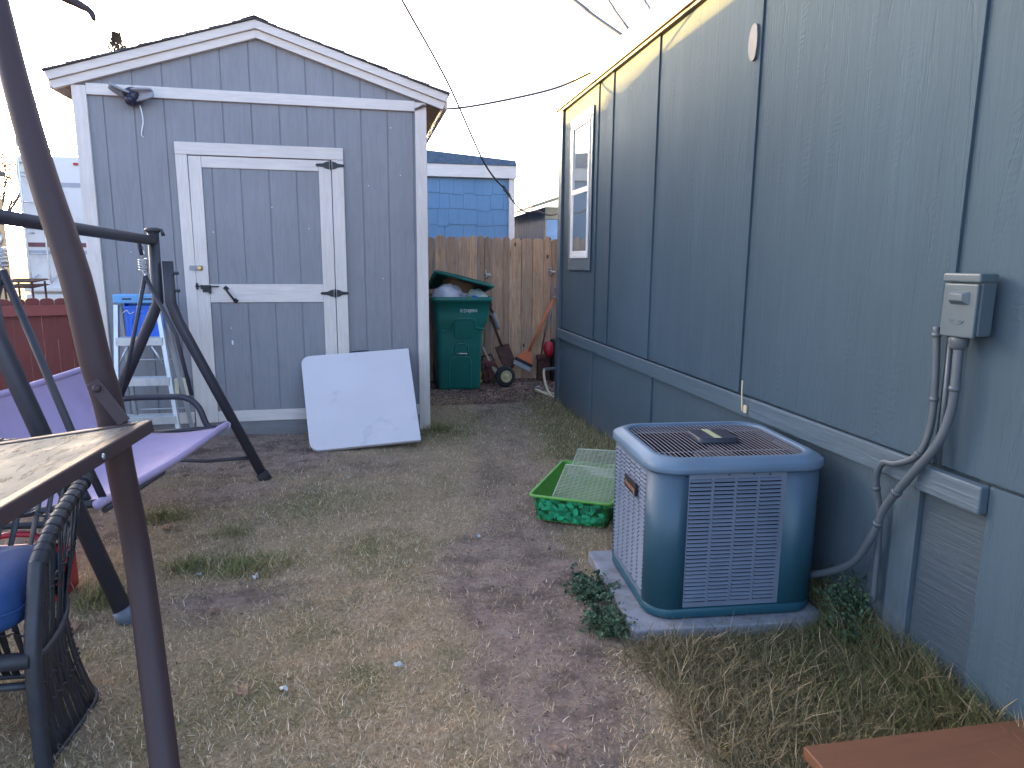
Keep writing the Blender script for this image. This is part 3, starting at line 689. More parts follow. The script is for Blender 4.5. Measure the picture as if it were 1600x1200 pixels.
for yy in (560, 640):
    zz = onS(220, yy, LO+.25)[1]; m = MB(); t = (pL0.z-zz)/pL0.z
    a = pL0+SNV*(.08+.24*t)-Vector((0,0,pL0.z-zz))+SDV*-.02*t; b = pR0+SNV*(.08+.24*t)-Vector((0,0,pR0.z-zz))+SDV*.12*t
    m.tube([a, b], .012, 6, flat=.5); m.build('rear_spreader', M_alu, lad)
# blue crate hanging in the ladder
cu0, cz1 = onS(193,474,LO+.0); cu1, cz0 = onS(254,526,LO+.0)
cr = thing('blue_crate', S((cu0+cu1)/2, LO+.1, cz0), 'bright blue plastic crate held between the ladder rails under its top', 'crate')
m = MB(); d0, d1 = LO-.005, LO+.07
m.box((cu0,d0,cz0), (cu1,d0+.006,cz1-.02), S); m.box((cu0,d0+.006,cz0), (cu0+.006,d1,cz1), S); m.box((cu1-.006,d0+.006,cz0), (cu1,d1,cz1), S); m.box((cu0+.006,d0+.006,cz0), (cu1-.006,d1,cz0+.006), S)
m.box((cu0+.006,d1-.006,cz0+.006), (cu1-.006,d1,cz1), S)
m.box((cu0-.006,d0-.008,cz1-.035), (cu1+.006,d0-.001,cz1-.02), S)
m.build('crate_shell', M_crate, cr, bevel=.003)
m = MB(); mu = (cu0+cu1)/2; mz = (cz0+cz1)/2-.02
ring = [S(mu+.075*math.cos(k*PI/10), d0-.003, mz+.075*math.sin(k*PI/10)) for k in range(21)]; m.tube(ring, .005, 6, False)
for k in range(7): m.box((cu0+.02+k*.04, d0-.004, cz0+.01), (cu0+.024+k*.04, d0-.0005, cz1-.05), S)
m.build('moulded_ribs', M_crate, cr)
for q in (-.10, .08):
    m = MB(); m.tube([S(mu+q-.03, d0-.008, cz1-.07), S(mu+q, d0-.012, cz1-.05), S(mu+q+.02, d0-.012, cz1-.075), S(mu+q+.05, d0-.009, cz1-.06)], .003, 5, smooth_path=3); m.build('crumpled_film', M_white, cr)

# ------------------------------------------------------------------ mobile home wall on the right
X0 = 1.85; YF, YN = 6.92, .2; ZT = 2.885
def HW(a, b, c_): return Vector((b+X0, a, c_))     # a along Y, b outwards negative, c up
home = thing('mobile_home', (X0, 3.5, 0), 'blue grey sided mobile home wall filling the right side of the yard', 'house')
m = MB(); edges = [6.92, 6.82, 5.72, 5.36, 4.48, 3.235, 1.94, .2]
for i, (a, b) in enumerate(zip(edges, edges[1:])):
    proud_far, proud_near = -.004, -.022      # each sheet laps over the next towards the camera
    zb = .79 if b > 1.7 else .79
    m.prism([(a-.0005, zb), (b+.0005, zb), (b+.0005, ZT), (a-.0005, ZT)][::-1], 0.02, -.004, HW)
    poly = None
    # wedge: outer face slopes from -.004 (far) to -.022 (near)
    vs_ = [HW(a-.0005, -.004, zb), HW(b+.0005, -.015, zb), HW(b+.0005, -.015, ZT), HW(a-.0005, -.004, ZT), HW(b+.0005, -.004, zb), HW(b+.0005, -.004, ZT)]
    m.add(vs_, [(0,1,2,3), (1,4,5,2), (0,4,1), (3,2,5)])
m.build('siding', M_siding, home)
m = MB(); m.box((YN, .021, -.2), (YF-.02, 5.0, ZT+.02), HW); m.build('wall_core', M_skirt, home)
m = MB(); m.box((6.80,-.028,-.05), (6.925,-.001,ZT), HW); m.build('corner_trim', M_skirt, home, bevel=.003)
m = MB(); m.box((3.08,-.045,.69), (6.79,-.026,.787), HW); m.box((1.955,-.046,.695), (3.078,-.026,.79), HW); m.box((1.70,-.062,.697), (1.953,-.026,.786), HW)
m.build('belt_trim', M_belt, home, bevel=.006)
m = MB()
for a, b, d in ((6.79,5.74,-.010), (5.69,4.42,-.012), (4.36,2.075,-.010)): m.box((b,d,-.1), (a,.02,.7), HW)
m.build('skirting_panel', M_skirt, home)
m = MB(); m.box((1.70,-.010,-.1), (1.965,.02,.70), HW); m.build('rough_skirting_panel', M_skirth, home, bevel=.002)
for a, b, d in ((5.74,5.69,-.026), (4.42,4.36,-.026), (2.075,1.966,-.030)):
    m = MB(); m.box((b,d,-.1), (a,.018,.695), HW); m.build('skirting_batten', M_skirt, home, bevel=.003)
m = MB(); m.box((.2,-.034,-.1), (1.698,-.0245,.788), HW); m.build('lower_siding', M_siding, home, bevel=.004)
m = MB(); m.box((YN,-.040,ZT-.004), (YF+.03,-.001,ZT+.016), HW); m.box((YN,-.060,ZT+.013), (YF+.05,-.001,ZT+.028), HW); m.build('drip_edge', M_drip, home)
m = MB(); m.box((YN,-.050,ZT+.029), (YF+.06,.10,ZT+.185), HW); m.build('fascia', M_fascia, home, bevel=.006)
m = MB(); m.add([HW(YN,.0,ZT+.186), HW(YF+.06,.0,ZT+.186), HW(YF+.06,2.5,ZT+.55), HW(YN,2.5,ZT+.55), HW(YN,5,ZT+.186), HW(YF+.06,5,ZT+.186)], [(0,1,2,3), (3,2,5,4), (1,5,2), (0,3,4)]); m.build('roof', M_fascia, home)
m = MB(); cy, cz = 3.29, 2.50
pts = [(cy+.030*math.cos(t), cz+.075*math.sin(t)) for t in [k*2*PI/20 for k in range(20)]]
m.prism([(cy+.045*math.cos(t)*(1 if math.cos(t) > -.6 else .8), cz+.085*math.sin(t)) for t in [k*2*PI/20 for k in range(20)]], -.027, -.015, HW); m.build('spackle_patch', M_patch, home)
# window
wm = MB(); y0, y1, z0, z1 = 5.81, 6.50, 1.375, 2.735; t = .085
for bx in (((y0,-.031,z0),(y1,-.020,z0+.105)), ((y0,-.031,z1-.075),(y1,-.020,z1)), ((y0,-.031,z0+.107),(y0+t*.7,-.020,z1-.077)), ((y1-t,-.031,z0+.107),(y1,-.020,z1-.077))): wm.box(*bx, HW)
wt = wm.build('window_casing', M_belt, home, bevel=.004)
m = MB(); a0, a1, b0, b1 = y0+.062, y1-.087, z0+.107, z1-.077; q = .035
for bx in (((a0,-.040,b0),(a1,-.015,b0+q)), ((a0,-.040,b1-q),(a1,-.015,b1)), ((a0,-.040,b0+q+.001),(a0+q,-.015,b1-q-.001)), ((a1-q,-.040,b0+q+.001),(a1,-.015,b1-q-.001))): m.box(*bx, HW)
wf = m.build('window', M_vinyl, home, bevel=.004)
mid = (b0+b1)/2+.0
m = MB()
m.box((a0+q,-.037,mid-.02),(a1-q,-.022,mid+.025), HW); m.box((a0+q,-.034,b0+q),(a1-q,-.020,b0+q+.03), HW); m.box((a1-q-.025,-.034,b0+q+.031),(a1-q,-.020,mid-.021), HW); m.box((a0+q,-.034,b0+q+.031),(a0+q+.02,-.020,mid-.021), HW)
m.build('sash', M_vinyl, wf, bevel=.003)
m = MB(); m.box((a0+q,-.026,mid+.026),(a1-q,-.021,b1-q), HW); m.build('pane', M_glass, wf)
m = MB(); m.box((a0+q+.021,-.031,b0+q+.031),(a1-q-.026,-.026,mid-.021), HW); m.build('pane', M_glass, wf)
# torn string on belt
m = MB(); p = HW(3.12,-.05,.80); m.tube([p+Vector((0,.02,.07)), p+Vector((-.005,.01,.03)), p+Vector((-.008,.0,-.02)), p+Vector((-.010,-.012,-.08))], .0035, 5, smooth_path=4)
m.box((3.08,-.056,.715), (3.105,-.048,.752), HW); tag(m.build('paint_scraper_string', M_hose), 'pale torn string dangling over the wall trim above the air conditioner', 'string')

# electrical disconnect
bx = thing('disconnect_box', (1.83,1.9,1.22), 'grey electrical disconnect box mounted on the near end of the wall', 'electrical box')
m = MB(); m.prism([(1.768,1.236),(1.897,1.236),(1.897,1.412),(1.768,1.412)], -.078, -.026, HW); bd = m.build('enclosure', M_box_grey, bx, bevel=.005)
m = MB(); m.box((1.763,-.094,1.397),(1.903,-.027,1.425), HW); m.build('hood', M_box_grey, bx, bevel=.006)
m = MB(); m.prism([(1.770,1.231),(1.895,1.229),(1.895,1.393),(1.770,1.393)], -.092, -.079, HW); dc = m.build('cover', M_box_grey, bx, bevel=.004)
m = MB(); cyb, czb = 1.829, 1.350
m.add([HW(cyb-.034,-.093,czb-.020), HW(cyb+.034,-.093,czb-.020), HW(cyb+.034,-.093,czb+.020), HW(cyb-.034,-.093,czb+.020),
       HW(cyb-.020,-.108,czb-.008), HW(cyb+.030,-.108,czb-.008), HW(cyb+.030,-.108,czb+.013), HW(cyb-.020,-.108,czb+.013)], [(0,1,5,4),(1,2,6,5),(2,3,7,6),(3,0,4,7),(4,5,6,7)]); m.build('finger_pull', M_box_grey, bx, bevel=.002)
m = MB(); m.tube([HW(1.834+.026*math.cos(k), -.093, 1.283+.012*math.sin(k)) for k in [PI+i*PI/10 for i in range(11)]], .0018, 5); m.tube([HW(1.834+.015*math.cos(k), -.093, 1.283+.007*math.sin(k)) for k in [PI+i*PI/10 for i in range(11)]], .0014, 5); m.build('embossed_mark', M_box_grey, bx)
# conduits
def cond(name, pts, r, label, rings=True):
    root = thing(name, pts[0], label, 'conduit', 'conduits under the disconnect box')
    cp = catmull([Vector(p) for p in pts], 8); m = MB(); m.tube(cp, r, 12); m.build('pipe', M_greyconduit, root)
    return root, cp
b_ = -.052
rt_, cp = cond('electrical_conduit', [HW(1.848,-.06,1.228), HW(1.840,b_-.01,1.08), HW(1.846,b_-.01,.98), HW(1.875,b_-.02,.87), HW(1.955,b_-.035,.74), HW(2.045,b_-.04,.60), HW(2.10,b_-.04,.46), HW(2.19,b_-.045,.32), HW(2.38,b_-.065,.19), HW(2.55,b_-.09,.12)], .0145, 'thicker front conduit sweeping from the disconnect box down to the air conditioner')
m = MB(); m.lathe([(.026,0),(.028,-.012),(.026,-.035),(.019,-.042)], HW(1.848,-.06,1.232), (0,0,1), 10); m.build('connector_nut', M_greyconduit, rt_)
for i in (9, 36, 44):
    m = MB(); d = (cp[i+1]-cp[i]).normalized(); m.tube([cp[i]-d*.008, cp[i]+d*.008], .0175, 12); m.build('coupling', M_greyconduit, rt_)
rt2, cp = cond('electrical_conduit', [HW(1.952,-.05,1.25), HW(1.940,-.045,1.10), HW(1.935,-.045,.93), HW(1.955,-.060,.82), HW(2.03,-.075,.765), HW(2.10,-.075,.745), HW(2.128,-.07,.67), HW(2.115,-.05,.52), HW(2.11,-.045,.20)], .0115, 'thinner rear conduit with a double bend over the wall trim')
for i in (2, 12, 24, 50):
    m = MB(); d = (cp[i+1]-cp[i]).normalized(); m.tube([cp[i]-d*.007, cp[i]+d*.007], .0145, 12); m.build('coupling', M_greyconduit, rt2)
m = MB(); m.tube([HW(1.905,-.036,1.22), HW(1.900,-.036,1.0), HW(1.895,-.036,.80)], .008, 8); tag(m.build('wall_cable', M_greyconduit), 'straight thin painted cable running down the wall between the two conduits', 'cable')

# ------------------------------------------------------------------ air conditioner
AO = Vector((1.022, 2.372, 0)); EA = Vector((.9976,-.07,0)); EB = Vector((.07,.9976,0)); AW, AD = .72, .65
def AT(a, b, c_): return AO + EA*a + EB*b + Vector((0,0,c_))
pad = thing('concrete_pad', AT(.33,.32,0), 'grey concrete pad under the air conditioner', 'pad')
m = MB(); m.box((-.075,-.055,-.03), (AW+.01,AD+.05,.052), AT); m.build('slab', M_padc, pad, bevel=.006)
ac = thing('air_conditioner', AT(.33,.32,.055), 'blue grey louvered outdoor air conditioner unit on a concrete pad', 'air conditioner')
def rr(x0, x1, y0, y1, r, n=8):
    P = []
    for cx, cy, a0 in ((x1-r, y1-r, 0), (x0+r, y1-r, .5*PI), (x0+r, y0+r, PI), (x1-r, y0+r, 1.5*PI)):
        for k in range(n+1): P.append((cx+r*math.cos(a0+k*PI/2/n), cy+r*math.sin(a0+k*PI/2/n)))
    return P
RC = .105
def loft(m, rings, closed=True, cap0=False, cap1=False, smooth=True):
    n = len(rings[0]); b = len(m.v); vs = [p for r in rings for p in r]
    fs = [(i*n+k, i*n+(k+1) % n, (i+1)*n+(k+1) % n, (i+1)*n+k) for i in range(len(rings)-1) for k in range(n)]
    m.add(vs, fs, smooth)
    if cap0: m.f.append([b+k for k in range(n-1,-1,-1)]); m.sm.append(False)
    if cap1: m.f.append([b+(len(rings)-1)*n+k for k in range(n)]); m.sm.append(False)
    return m
m = MB(); loft(m, [[AT(x, y, z) for x, y in rr(.03, AW-.03, .03, AD-.03, RC-.02)] for z in (.07, .66)], cap0=True); m.build('coil', M_acint, ac)
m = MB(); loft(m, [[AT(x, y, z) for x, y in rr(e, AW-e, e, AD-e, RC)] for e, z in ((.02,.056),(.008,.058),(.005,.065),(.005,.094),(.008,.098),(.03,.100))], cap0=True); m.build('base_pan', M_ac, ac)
# corner posts (quarter wraps), front left, front right, back ones
def arcpts(cx, cy, a0, a1, r, n=10): return [(cx+r*math.cos(a0+(a1-a0)*k/n), cy+r*math.sin(a0+(a1-a0)*k/n)) for k in range(n+1)]
e = .006
def post(path):
    m = MB(); m.grid([[AT(x, y, z) for x, y in path] for z in (.100,.665)]); return m
fr = RC-e
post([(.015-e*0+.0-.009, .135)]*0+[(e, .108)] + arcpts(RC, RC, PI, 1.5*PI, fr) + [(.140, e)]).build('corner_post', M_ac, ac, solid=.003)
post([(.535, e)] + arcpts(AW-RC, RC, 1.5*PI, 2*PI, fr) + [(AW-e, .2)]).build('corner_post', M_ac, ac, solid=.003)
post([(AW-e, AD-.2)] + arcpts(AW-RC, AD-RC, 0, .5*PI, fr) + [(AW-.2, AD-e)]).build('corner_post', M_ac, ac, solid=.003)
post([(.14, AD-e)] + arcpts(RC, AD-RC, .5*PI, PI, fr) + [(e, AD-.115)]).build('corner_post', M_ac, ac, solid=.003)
def louver(T, a0, a1, cols, z0=.105, z1=.652, pitch=.0165, mar=.012, rib=.011, marr=None, prot=.0065, drop=.0088):
    """T(a, out, z)"""
    m = MB(); W_ = a1-a0; marr = mar if marr is None else marr
    m.box((a0,-.006,z0),(a0+mar,0,z1),T); m.box((a1-marr,-.006,z0),(a1,0,z1),T); m.box((a0+mar,-.006,z0),(a1-marr,0,z0+.02),T); m.box((a0+mar,-.006,z1-.02),(a1-marr,0,z1),T)
    cw = (W_-mar-marr)/cols
    for i in range(1, cols): x = a0+mar+cw*i; m.box((x-rib/2,-.005,z0+.02),(x+rib/2,0.0,z1-.02),T)
    n = round((z1-z0-.042)/pitch); pitch = (z1-z0-.042)/n
    for i in range(cols):
        x0_, x1_ = a0+mar+cw*i+(rib/2 if i else 0), a0+mar+cw*(i+1)-(rib/2 if i < cols-1 else 0)
        for k in range(n):
            zt = z1-.022-k*pitch; j = rnd.uniform(-.0006,.0006); zl = zt-drop+j
            m.add([T(x0_,-.003,zt), T(x1_,-.003,zt), T(x1_,prot,zl), T(x0_,prot,zl), T(x0_,prot-.002,zl-.001), T(x1_,prot-.002,zl-.001), T(x1_,-.006,zt-.002), T(x0_,-.006,zt-.002), T(x0_,-.004,zl), T(x1_,-.004,zl)],
                  [(0,3,2,1), (3,4,5,2), (4,7,6,5), (0,7,4,3), (1,2,5,6)])
    return m
def TF(a, o, z): return AT(a, e-.001-o, z)
def TL_(a, o, z): return AT(e-.001-o, a, z)
def TR_(a, o, z): return AT(AW-e+.001+o, a, z)
def TB_(a, o, z): return AT(a, AD-e+.001+o, z)
louver(TF, .125, .545, 4, marr=.028, mar=.020).build('louver_panel', M_slat, ac)
louver(TL_, .104, AD-.104, 6, mar=.008, prot=.0042, drop=.0072, pitch=.018).build('louver_panel', M_slat, ac)
louver(TR_, .19, AD-.19, 3).build('louver_panel', M_slat, ac); louver(TB_, .13, AW-.19, 4).build('louver_panel', M_slat, ac)
# top rim
prof = [(.004,.654),(-.008,.656),(-.011,.662),(-.010,.686),(-.006,.690),(.020,.705),(.026,.708),(.044,.709),(.050,.706),(.052,.690)]
m = MB(); loft(m, [[AT(x, y, z) for x, y in rr(q, AW-q, q, AD-q, max(.03, RC+.015-q*.3))] for q, z in prof]); m.build('top_rim', M_rim, ac, solid=.002)
m = MB()
nb = 33
for k in range(nb):
    a = .056+(AW-.112)*(k+.5)/nb; dx = min(a-.056, AW-.056-a); cut = max(0, .085-dx); y0_ = .056 + (cut*cut/.085*.7)
    m.tube([AT(a, y0_, .701), AT(a, AD/2, .704), AT(a, AD-y0_, .701)], .0016, 5, False)
for q in (.16,.48): m.tube([AT(.06, q, .6975), AT(AW-.06, q, .6975)], .0015, 5, False)
m.build('fan_guard', M_acbar, ac)
m = MB(); c3 = AT(AW/2, AD/2, .60)
for k in range(4):
    a0 = k*PI/2+.4
    rows = [[c3+Vector((math.cos(a0+t*.75)*r_, math.sin(a0+t*.75)*r_, .035*t-.02)) for t in (0,.33,.66,1)] for r_ in (.05,.12,.19,.235)]
    m.grid(rows)
m.lathe([(.07,-.03),(.07,.04)], c3, (0,0,1), 16); m.build('fan_blades', M_motor, ac, solid=.002)
m = MB(); pl_ = rr(.275,.455,.25,.41,.02,3); loft(m, [[AT(x,y,z) for x, y in rr(.275+q,.455-q,.25+q,.41-q,.02,3)] for q, z in ((0,.706),(0,.722),(.006,.727))], cap1=True); m.build('motor_cap', M_motor, ac)
m = MB(); m.box((.345,.255,.7275),(.375,.405,.7282), AT); m.build('warning_label', M_lbl, ac)
def text_mesh(body, size, name, mat_, T, parent, extr=.0008, bold=0, width=None):
    cu = bpy.data.curves.new(name, 'FONT'); cu.body = body; cu.size = size; cu.extrude = extr; cu.align_x = 'CENTER'; cu.align_y = 'CENTER'; cu.offset = bold
    to = bpy.data.objects.new(name, cu); COL.objects.link(to)
    bpy.context.view_layer.update(); dg = bpy.context.evaluated_depsgraph_get(); me = bpy.data.meshes.new_from_object(to.evaluated_get(dg))
    COL.objects.unlink(to); bpy.data.objects.remove(to)
    xs_ = [v.co.x for v in me.vertices]; sc = 1 if width is None else width/(max(xs_)-min(xs_))
    base = rootloc(parent)
    for v in me.vertices: v.co = T(v.co.x*sc, v.co.z, v.co.y)-base
    me.name = name; me.materials.clear(); me.materials.append(mat_); o = bpy.data.objects.new(name, me); COL.objects.link(o); o.parent = parent; return o
m = MB(); m.box((.200,.008,.500),(.355,.014,.560), TL_); bdg = m.build('badge', M_badge, ac, bevel=.003)
def TBG(a, o, z): return TL_(.277-a, .0145+o, .524+z)
text_mesh('Armstrong', .030, 'badge_lettering', M_badgetx, TBG, bdg, width=.128, bold=.0006)
m = MB()
for a, z in ((.13,.645),(.30,.648),(.466,.645),(.40,.648)): m.lathe([(.004,0),(.003,.003)], TF(a,.002,z), -EB, 6)
for a in (.13,.32,.50): m.lathe([(.004,0),(.003,.003)], TL_(a,.002,.648), -EA, 6)
m.build('screw', M_black, ac)

# ------------------------------------------------------------------ green tray and wire racks
t0 = Vector((.866,3.64,.0)); e1 = Vector((.863,-.505,0)).normalized(); e2 = Vector((.447,.894,0)); e2 = (e2-e1*e2.dot(e1)).normalized(); TWd, TDp, THt = .46, .72, .165
def TT(a, b, c_): return t0+e1*a+e2*b+Vector((0,0,c_))
tr = thing('green_tray', TT(.2,.3,0), 'bright green plastic tray with a leaf print front beside the air conditioner', 'tray')
m = MB()
def trr(ex_, z, off=0): return [TT(x, y, z) for x, y in rr(-ex_-off, TWd-.06+ex_+off, -ex_-off, TDp-.06+ex_+off, .03, 4)]
loft(m, [trr(.0,.010), trr(.026,THt), trr(.040,THt), trr(.040,THt-.012), trr(.036,THt-.012)], cap0=True)
loft(m, [trr(-.006,.014), trr(.022,THt-.001)], cap0=True); m.build('basin', M_tray, tr)
# printed sleeve over the front and side faces
m = MB()
def sl(z, s0=.0015): f_ = (z-.010)/(THt-.010)*.026; return f_+s0
rows = []
for z in (.014,.06,.11,THt-.018):
    q = sl(z); pts = [(-q, TDp*.9), (-q, .02)] + [(-q+.03*(1-math.cos(k*PI/8)), -q+.03*(1-math.sin(k*PI/8))) for k in range(5)][0:0] + [(-q, -q+.03), (-q+.009, -q+.009), (-q+.03, -q), (TWd-.09+q, -q), (TWd-.069+q,-q+.009), (TWd-.06+q, -q+.03), (TWd-.06+q, TDp*.9)]
    rows.append([TT(x, y, z) for x, y in pts])
m.grid(rows, False); slv = m.build('printed_sleeve', M_print, tr)
m = MB()
for _ in range(64):
    a = rnd.uniform(.0, TWd-.07); z = rnd.uniform(.03, THt-.035); R = rnd.uniform(.014,.026); th = rnd.random()*6.28; m.tint = rnd.random()
    P_ = []
    for k in range(10):
        t = k/10*2*PI; lx = R*math.cos(t); lz = R*.55*math.sin(t)*(1-.25*math.cos(t)); P_.append((a+lx*math.cos(th)-lz*math.sin(th), z+lx*math.sin(th)+lz*math.cos(th)))
    o_ = .0022+rnd.random()*.0012
    if all(-.0 < q_[0] < TWd-.06 and .015 < q_[1] < THt-.02 for q_ in P_): m.add([TT(x, -sl(zq)-o_, zq) for x, zq in P_], [tuple(range(10))])
m.build('printed_leaves', mat('print_leaf', (.02,.30,.14), .4, var=.3, vscale=30, bump=0, tint=.7), slv)
def wrack(name, o_, u_, v_, W_, H_, nw, nh, label, r=.0024):
    root = thing(name, o_, label, 'wire rack', 'wire racks lying on the green tray')
    nvec = u_.cross(v_).normalized()
    m = MB(); P = lambda a, b: o_+u_*a+v_*b
    fr_ = [P(0,0), P(W_,0), P(W_,H_), P(0,H_), P(0,0)]
    for a, b in zip(fr_, fr_[1:]): m.tube([a, b], .0034, 6)
    m.build('rim_wire', M_rack, root)
    m = MB()
    for k in range(1, nw): m.tube([P(W_*k/nw, 0), P(W_*k/nw, H_)], r, 4, False)
    for k in range(1, nh): m.tube([P(0, H_*k/nh)+nvec*.003, P(W_, H_*k/nh)+nvec*.003], r, 4, False)
    m.build('wire_grid', M_rack, root); return root
v1 = Vector((.42,.86,.16)).normalized()
wrack('wire_rack', TT(.085,.0,.135), e1, v1, .40, .46, 14, 26, 'beige wire rack lying lower on the green tray, overlapping the other')
wrack('wire_rack', TT(.095,.33,.185), (e1+Vector((.0,.05,.03))).normalized(), Vector((.42,.86,.16)).normalized(), .40, .38, 14, 20, 'beige wire rack behind, raised at the back edge of the green tray')

# ------------------------------------------------------------------ wheeled bin
bn = thing('wheeled_bin', (.93,7.95,0), 'green wheeled rubbish bin overfilled with bags, lid half open, by the shed', 'bin')
def ring(x0, x1, y0, y1, z, r=.06): return [Vector((x, y, z)) for x, y in rr(x0, x1, y0, y1, r, 5)]
m = MB()
loft(m, [ring(.69,1.15,7.74,8.22,0), ring(.675,1.165,7.72,8.24,.04), ring(.662,1.180,7.69,8.26,.60), ring(.660,1.19,7.68,8.27,.69), ring(.645,1.235,7.655,8.29,.78), ring(.64,1.255,7.65,8.30,.86), ring(.635,1.262,7.64,8.31,1.0), ring(.615,1.285,7.62,8.33,1.005), ring(.610,1.29,7.615,8.335,1.055), ring(.635,1.265,7.64,8.31,1.06), ring(.65,1.25,7.66,8.29,.9)], cap0=True)
m.build('body', M_cart, bn)
def BNF(a, b, c_):  # follow the front face
    y = lerpl(c_, [(0,7.74),(.04,7.72),(.6,7.69),(.69,7.68),(.78,7.655),(1.0,7.64)])
    return Vector((a, y-b, c_))
m = MB()
for path in ([(.80,.18),(.80,.33),(.84,.38),(1.0,.38),(1.04,.33),(1.04,.10)], [(.87,.43),(.87,.50),(.90,.53),(.98,.53),(1.01,.50),(1.01,.43)], [(.72,.69),(.80,.69),(.86,.80),(.88,.815),(1.05,.815),(1.08,.80),(1.10,.72),(1.2,.70)], [(.80,.18),(.80,.03)], [(1.04,.10),(1.04,.03)]):
    m.tube([BNF(a,.002,z) for a, z in path], .010, 8, smooth_path=4)
m.box((.86,.0,.60),(1.07,.012,.80), BNF); m.build('moulded_recess', M_cart, bn, bevel=.006)
m = MB(); m.tube([BNF(.878,.012,.425), BNF(1.0,.012,.42)], .012, 8); m.build('grab_bar', M_steel, bn)
def TBN(a, o, z): return BNF(1.015+a, .003+o, .905+z)
text_mesh('01274J8904', .05, 'stencilled_number', M_letter, TBN, bn, width=.19, bold=.0008)
for x in (.70, 1.14):
    m = MB(); m.lathe([(.05,-.03),(.12,-.03),(.13,-.02),(.13,.02),(.12,.03),(.05,.03)], (x,8.26,.13), (1,0,0), 20); m.build('wheel', M_rubber, bn)
m = MB(); m.tube([(.72,8.33,1.0),(.72,8.38,1.02),(1.18,8.38,1.02),(1.18,8.33,1.0)], .014, 8); m.build('push_handle', M_cart, bn)
# lid: shallow domed panel, hinged at back, propped by bags, higher on the left
LH0, LH1 = Vector((.60,8.32,1.12)), Vector((1.28,8.32,1.10)); LF0, LF1 = Vector((.655,7.72,1.345)), Vector((1.285,7.62,1.185))
def LD(a, b, c_): 
    p0 = LH0+(LH1-LH0)*a; p1 = LF0+(LF1-LF0)*a; return p0+(p1-p0)*b+Vector((0,0,c_))
m = MB(); rows = []
for i in range(11):
    rows.append([LD(a/10, i/10, .03*math.sin(PI*min(1,max(0,a/10)))**.4*math.sin(PI*(i/10*.94+.03))**.4) for a in range(11)])
m.grid(rows); ld = m.build('lid', M_cartd, bn, solid=.012)
m = MB(); per = [LD(0,0,0), LD(0,1,0), LD(1,1,0), LD(1,0,0)]
for a, b in zip(per, per[1:]): m.tube([a-Vector((0,0,.012)), b-Vector((0,0,.012))], .017, 8)
m.build('lid_rim', M_cart, ld)
# rubbish (resting in the bin)
def lump(name, c_, r, mt, label, cat, seed, amp=.25):
    m = MB(); rows = []
    for i in range(15):
        th = PI*i/14; row = []
        for k in range(25):
            ph = 2*PI*k/24; d = Vector((math.sin(th)*math.cos(ph), math.sin(th)*math.sin(ph), math.cos(th)))
            q = 1+amp*mn.noise(d*1.7+Vector((seed,0,0)))+.5*amp*mn.noise(d*5+Vector((0,seed,0)))
            row.append(Vector(c_)+Vector((d.x*r[0], d.y*r[1], d.z*r[2]))*q)
        rows.append(row)
    m.grid(rows); o = m.build(name, mt); tag(o, label, cat, 'rubbish piled in the bin'); return o
lump('rubbish_bag', (.80,7.85,1.05), (.19,.17,.145), M_bag, 'white rubbish bag bulging from the left of the open bin', 'rubbish bag', 3)
lump('rubbish_bag', (.95,7.95,1.0), (.16,.16,.12), M_bag, 'white bag in the middle of the bin, under the box', 'rubbish bag', 5)
lump('rubbish_bag', (1.12,7.80,1.035), (.125,.13,.105), M_bag2, 'pale green crumpled bag at the right of the open bin', 'rubbish bag', 8)
lump('blue_wrapper', (1.10,7.69,1.055), (.05,.03,.022), M_crate, 'small blue wrapper on the bin rim under the lid', 'wrapper', 9, .4)
m = MB(); m.box((-.15,-.1,-.06),(.15,.1,.06), lambda a,b,c_: Vector((.93,7.95,1.17))+Matrix.Rotation(.35,3,'Z')@(Matrix.Rotation(.3,3,'Y')@Vector((a,b,c_)))); tag(m.build('cardboard_box', M_box, bevel=.003), 'brown cardboard box on the bags just under the bin lid', 'box')
m = MB(); 
def YT(a, b, c_): p = LD(.22+a, .55+b, 0); return p+Vector((0,0,.046+c_))
m.box((-.05,-.06,-.012),(.20,.10,.020), YT); tag(m.build('yellow_block', M_yellow, bevel=.006), 'small yellow plastic piece lying on the green bin lid', 'plastic piece')

# ------------------------------------------------------------------ back fence
fe = thing('wooden_fence', (1.5,8.42,0), 'tall weathered brown board fence closing the yard behind the bin', 'fence')
m = MB(); x = -.2
while x < 3.4:
    wd = rnd.choice((.088,.14,.14,.138,.09)); m.tint = rnd.random(); h = 1.735+rnd.uniform(-.015,.02); yo = rnd.uniform(-.004,.004); c_ = .028; tl = rnd.uniform(-.004,.004)
    if abs(x-1.30) < .05: m.tint = .0
    m.prism([(x,-.02),(x+wd-.006,-.02),(x+wd-.006+tl,h-c_),(x+wd-.006-c_+tl,h),(x+c_+tl,h),(x+tl,h-c_)], 8.40+yo, 8.418+yo, lambda a,b,c2: Vector((a,b,c2))); x += wd
m.build('pickets', M_fence, fe, bevel=.0015, bseg=1)
m = MB(); m.tint = .4
for z in (.35,1.0,1.5): m.box((-.2,8.425,z),(3.4,8.465,z+.09))
m.build('rail', M_fence, fe)
for x in (-.1, 1.3, 2.7):
    m = MB(); m.tint = .3; m.box((x,8.466,-.1),(x+.09,8.556,1.7)); m.build('fence_post', M_fence, fe)
def latch(x, z, label):
    m = MB(); m.tube([(x-.03,8.385,z+.02),(x,8.37,z),(x+.05,8.38,z-.01)], .012, 6); m.tube([(x,8.375,z),(x-.01,8.38,z-.05)], .010, 6); m.box((x+.005,8.372,z-.02),(x+.045,8.39,z+.012))
    m.tube([(x-.03,8.385,z+.03),(x-.005,8.37,z+.05)], .006, 5)
    tag(m.build('gate_latch', M_steel), label, 'latch')
latch(1.335,1.29,'small pale metal latch on the fence above the bin'); latch(2.14,1.33,'metal fitting on the fence beside the house corner')

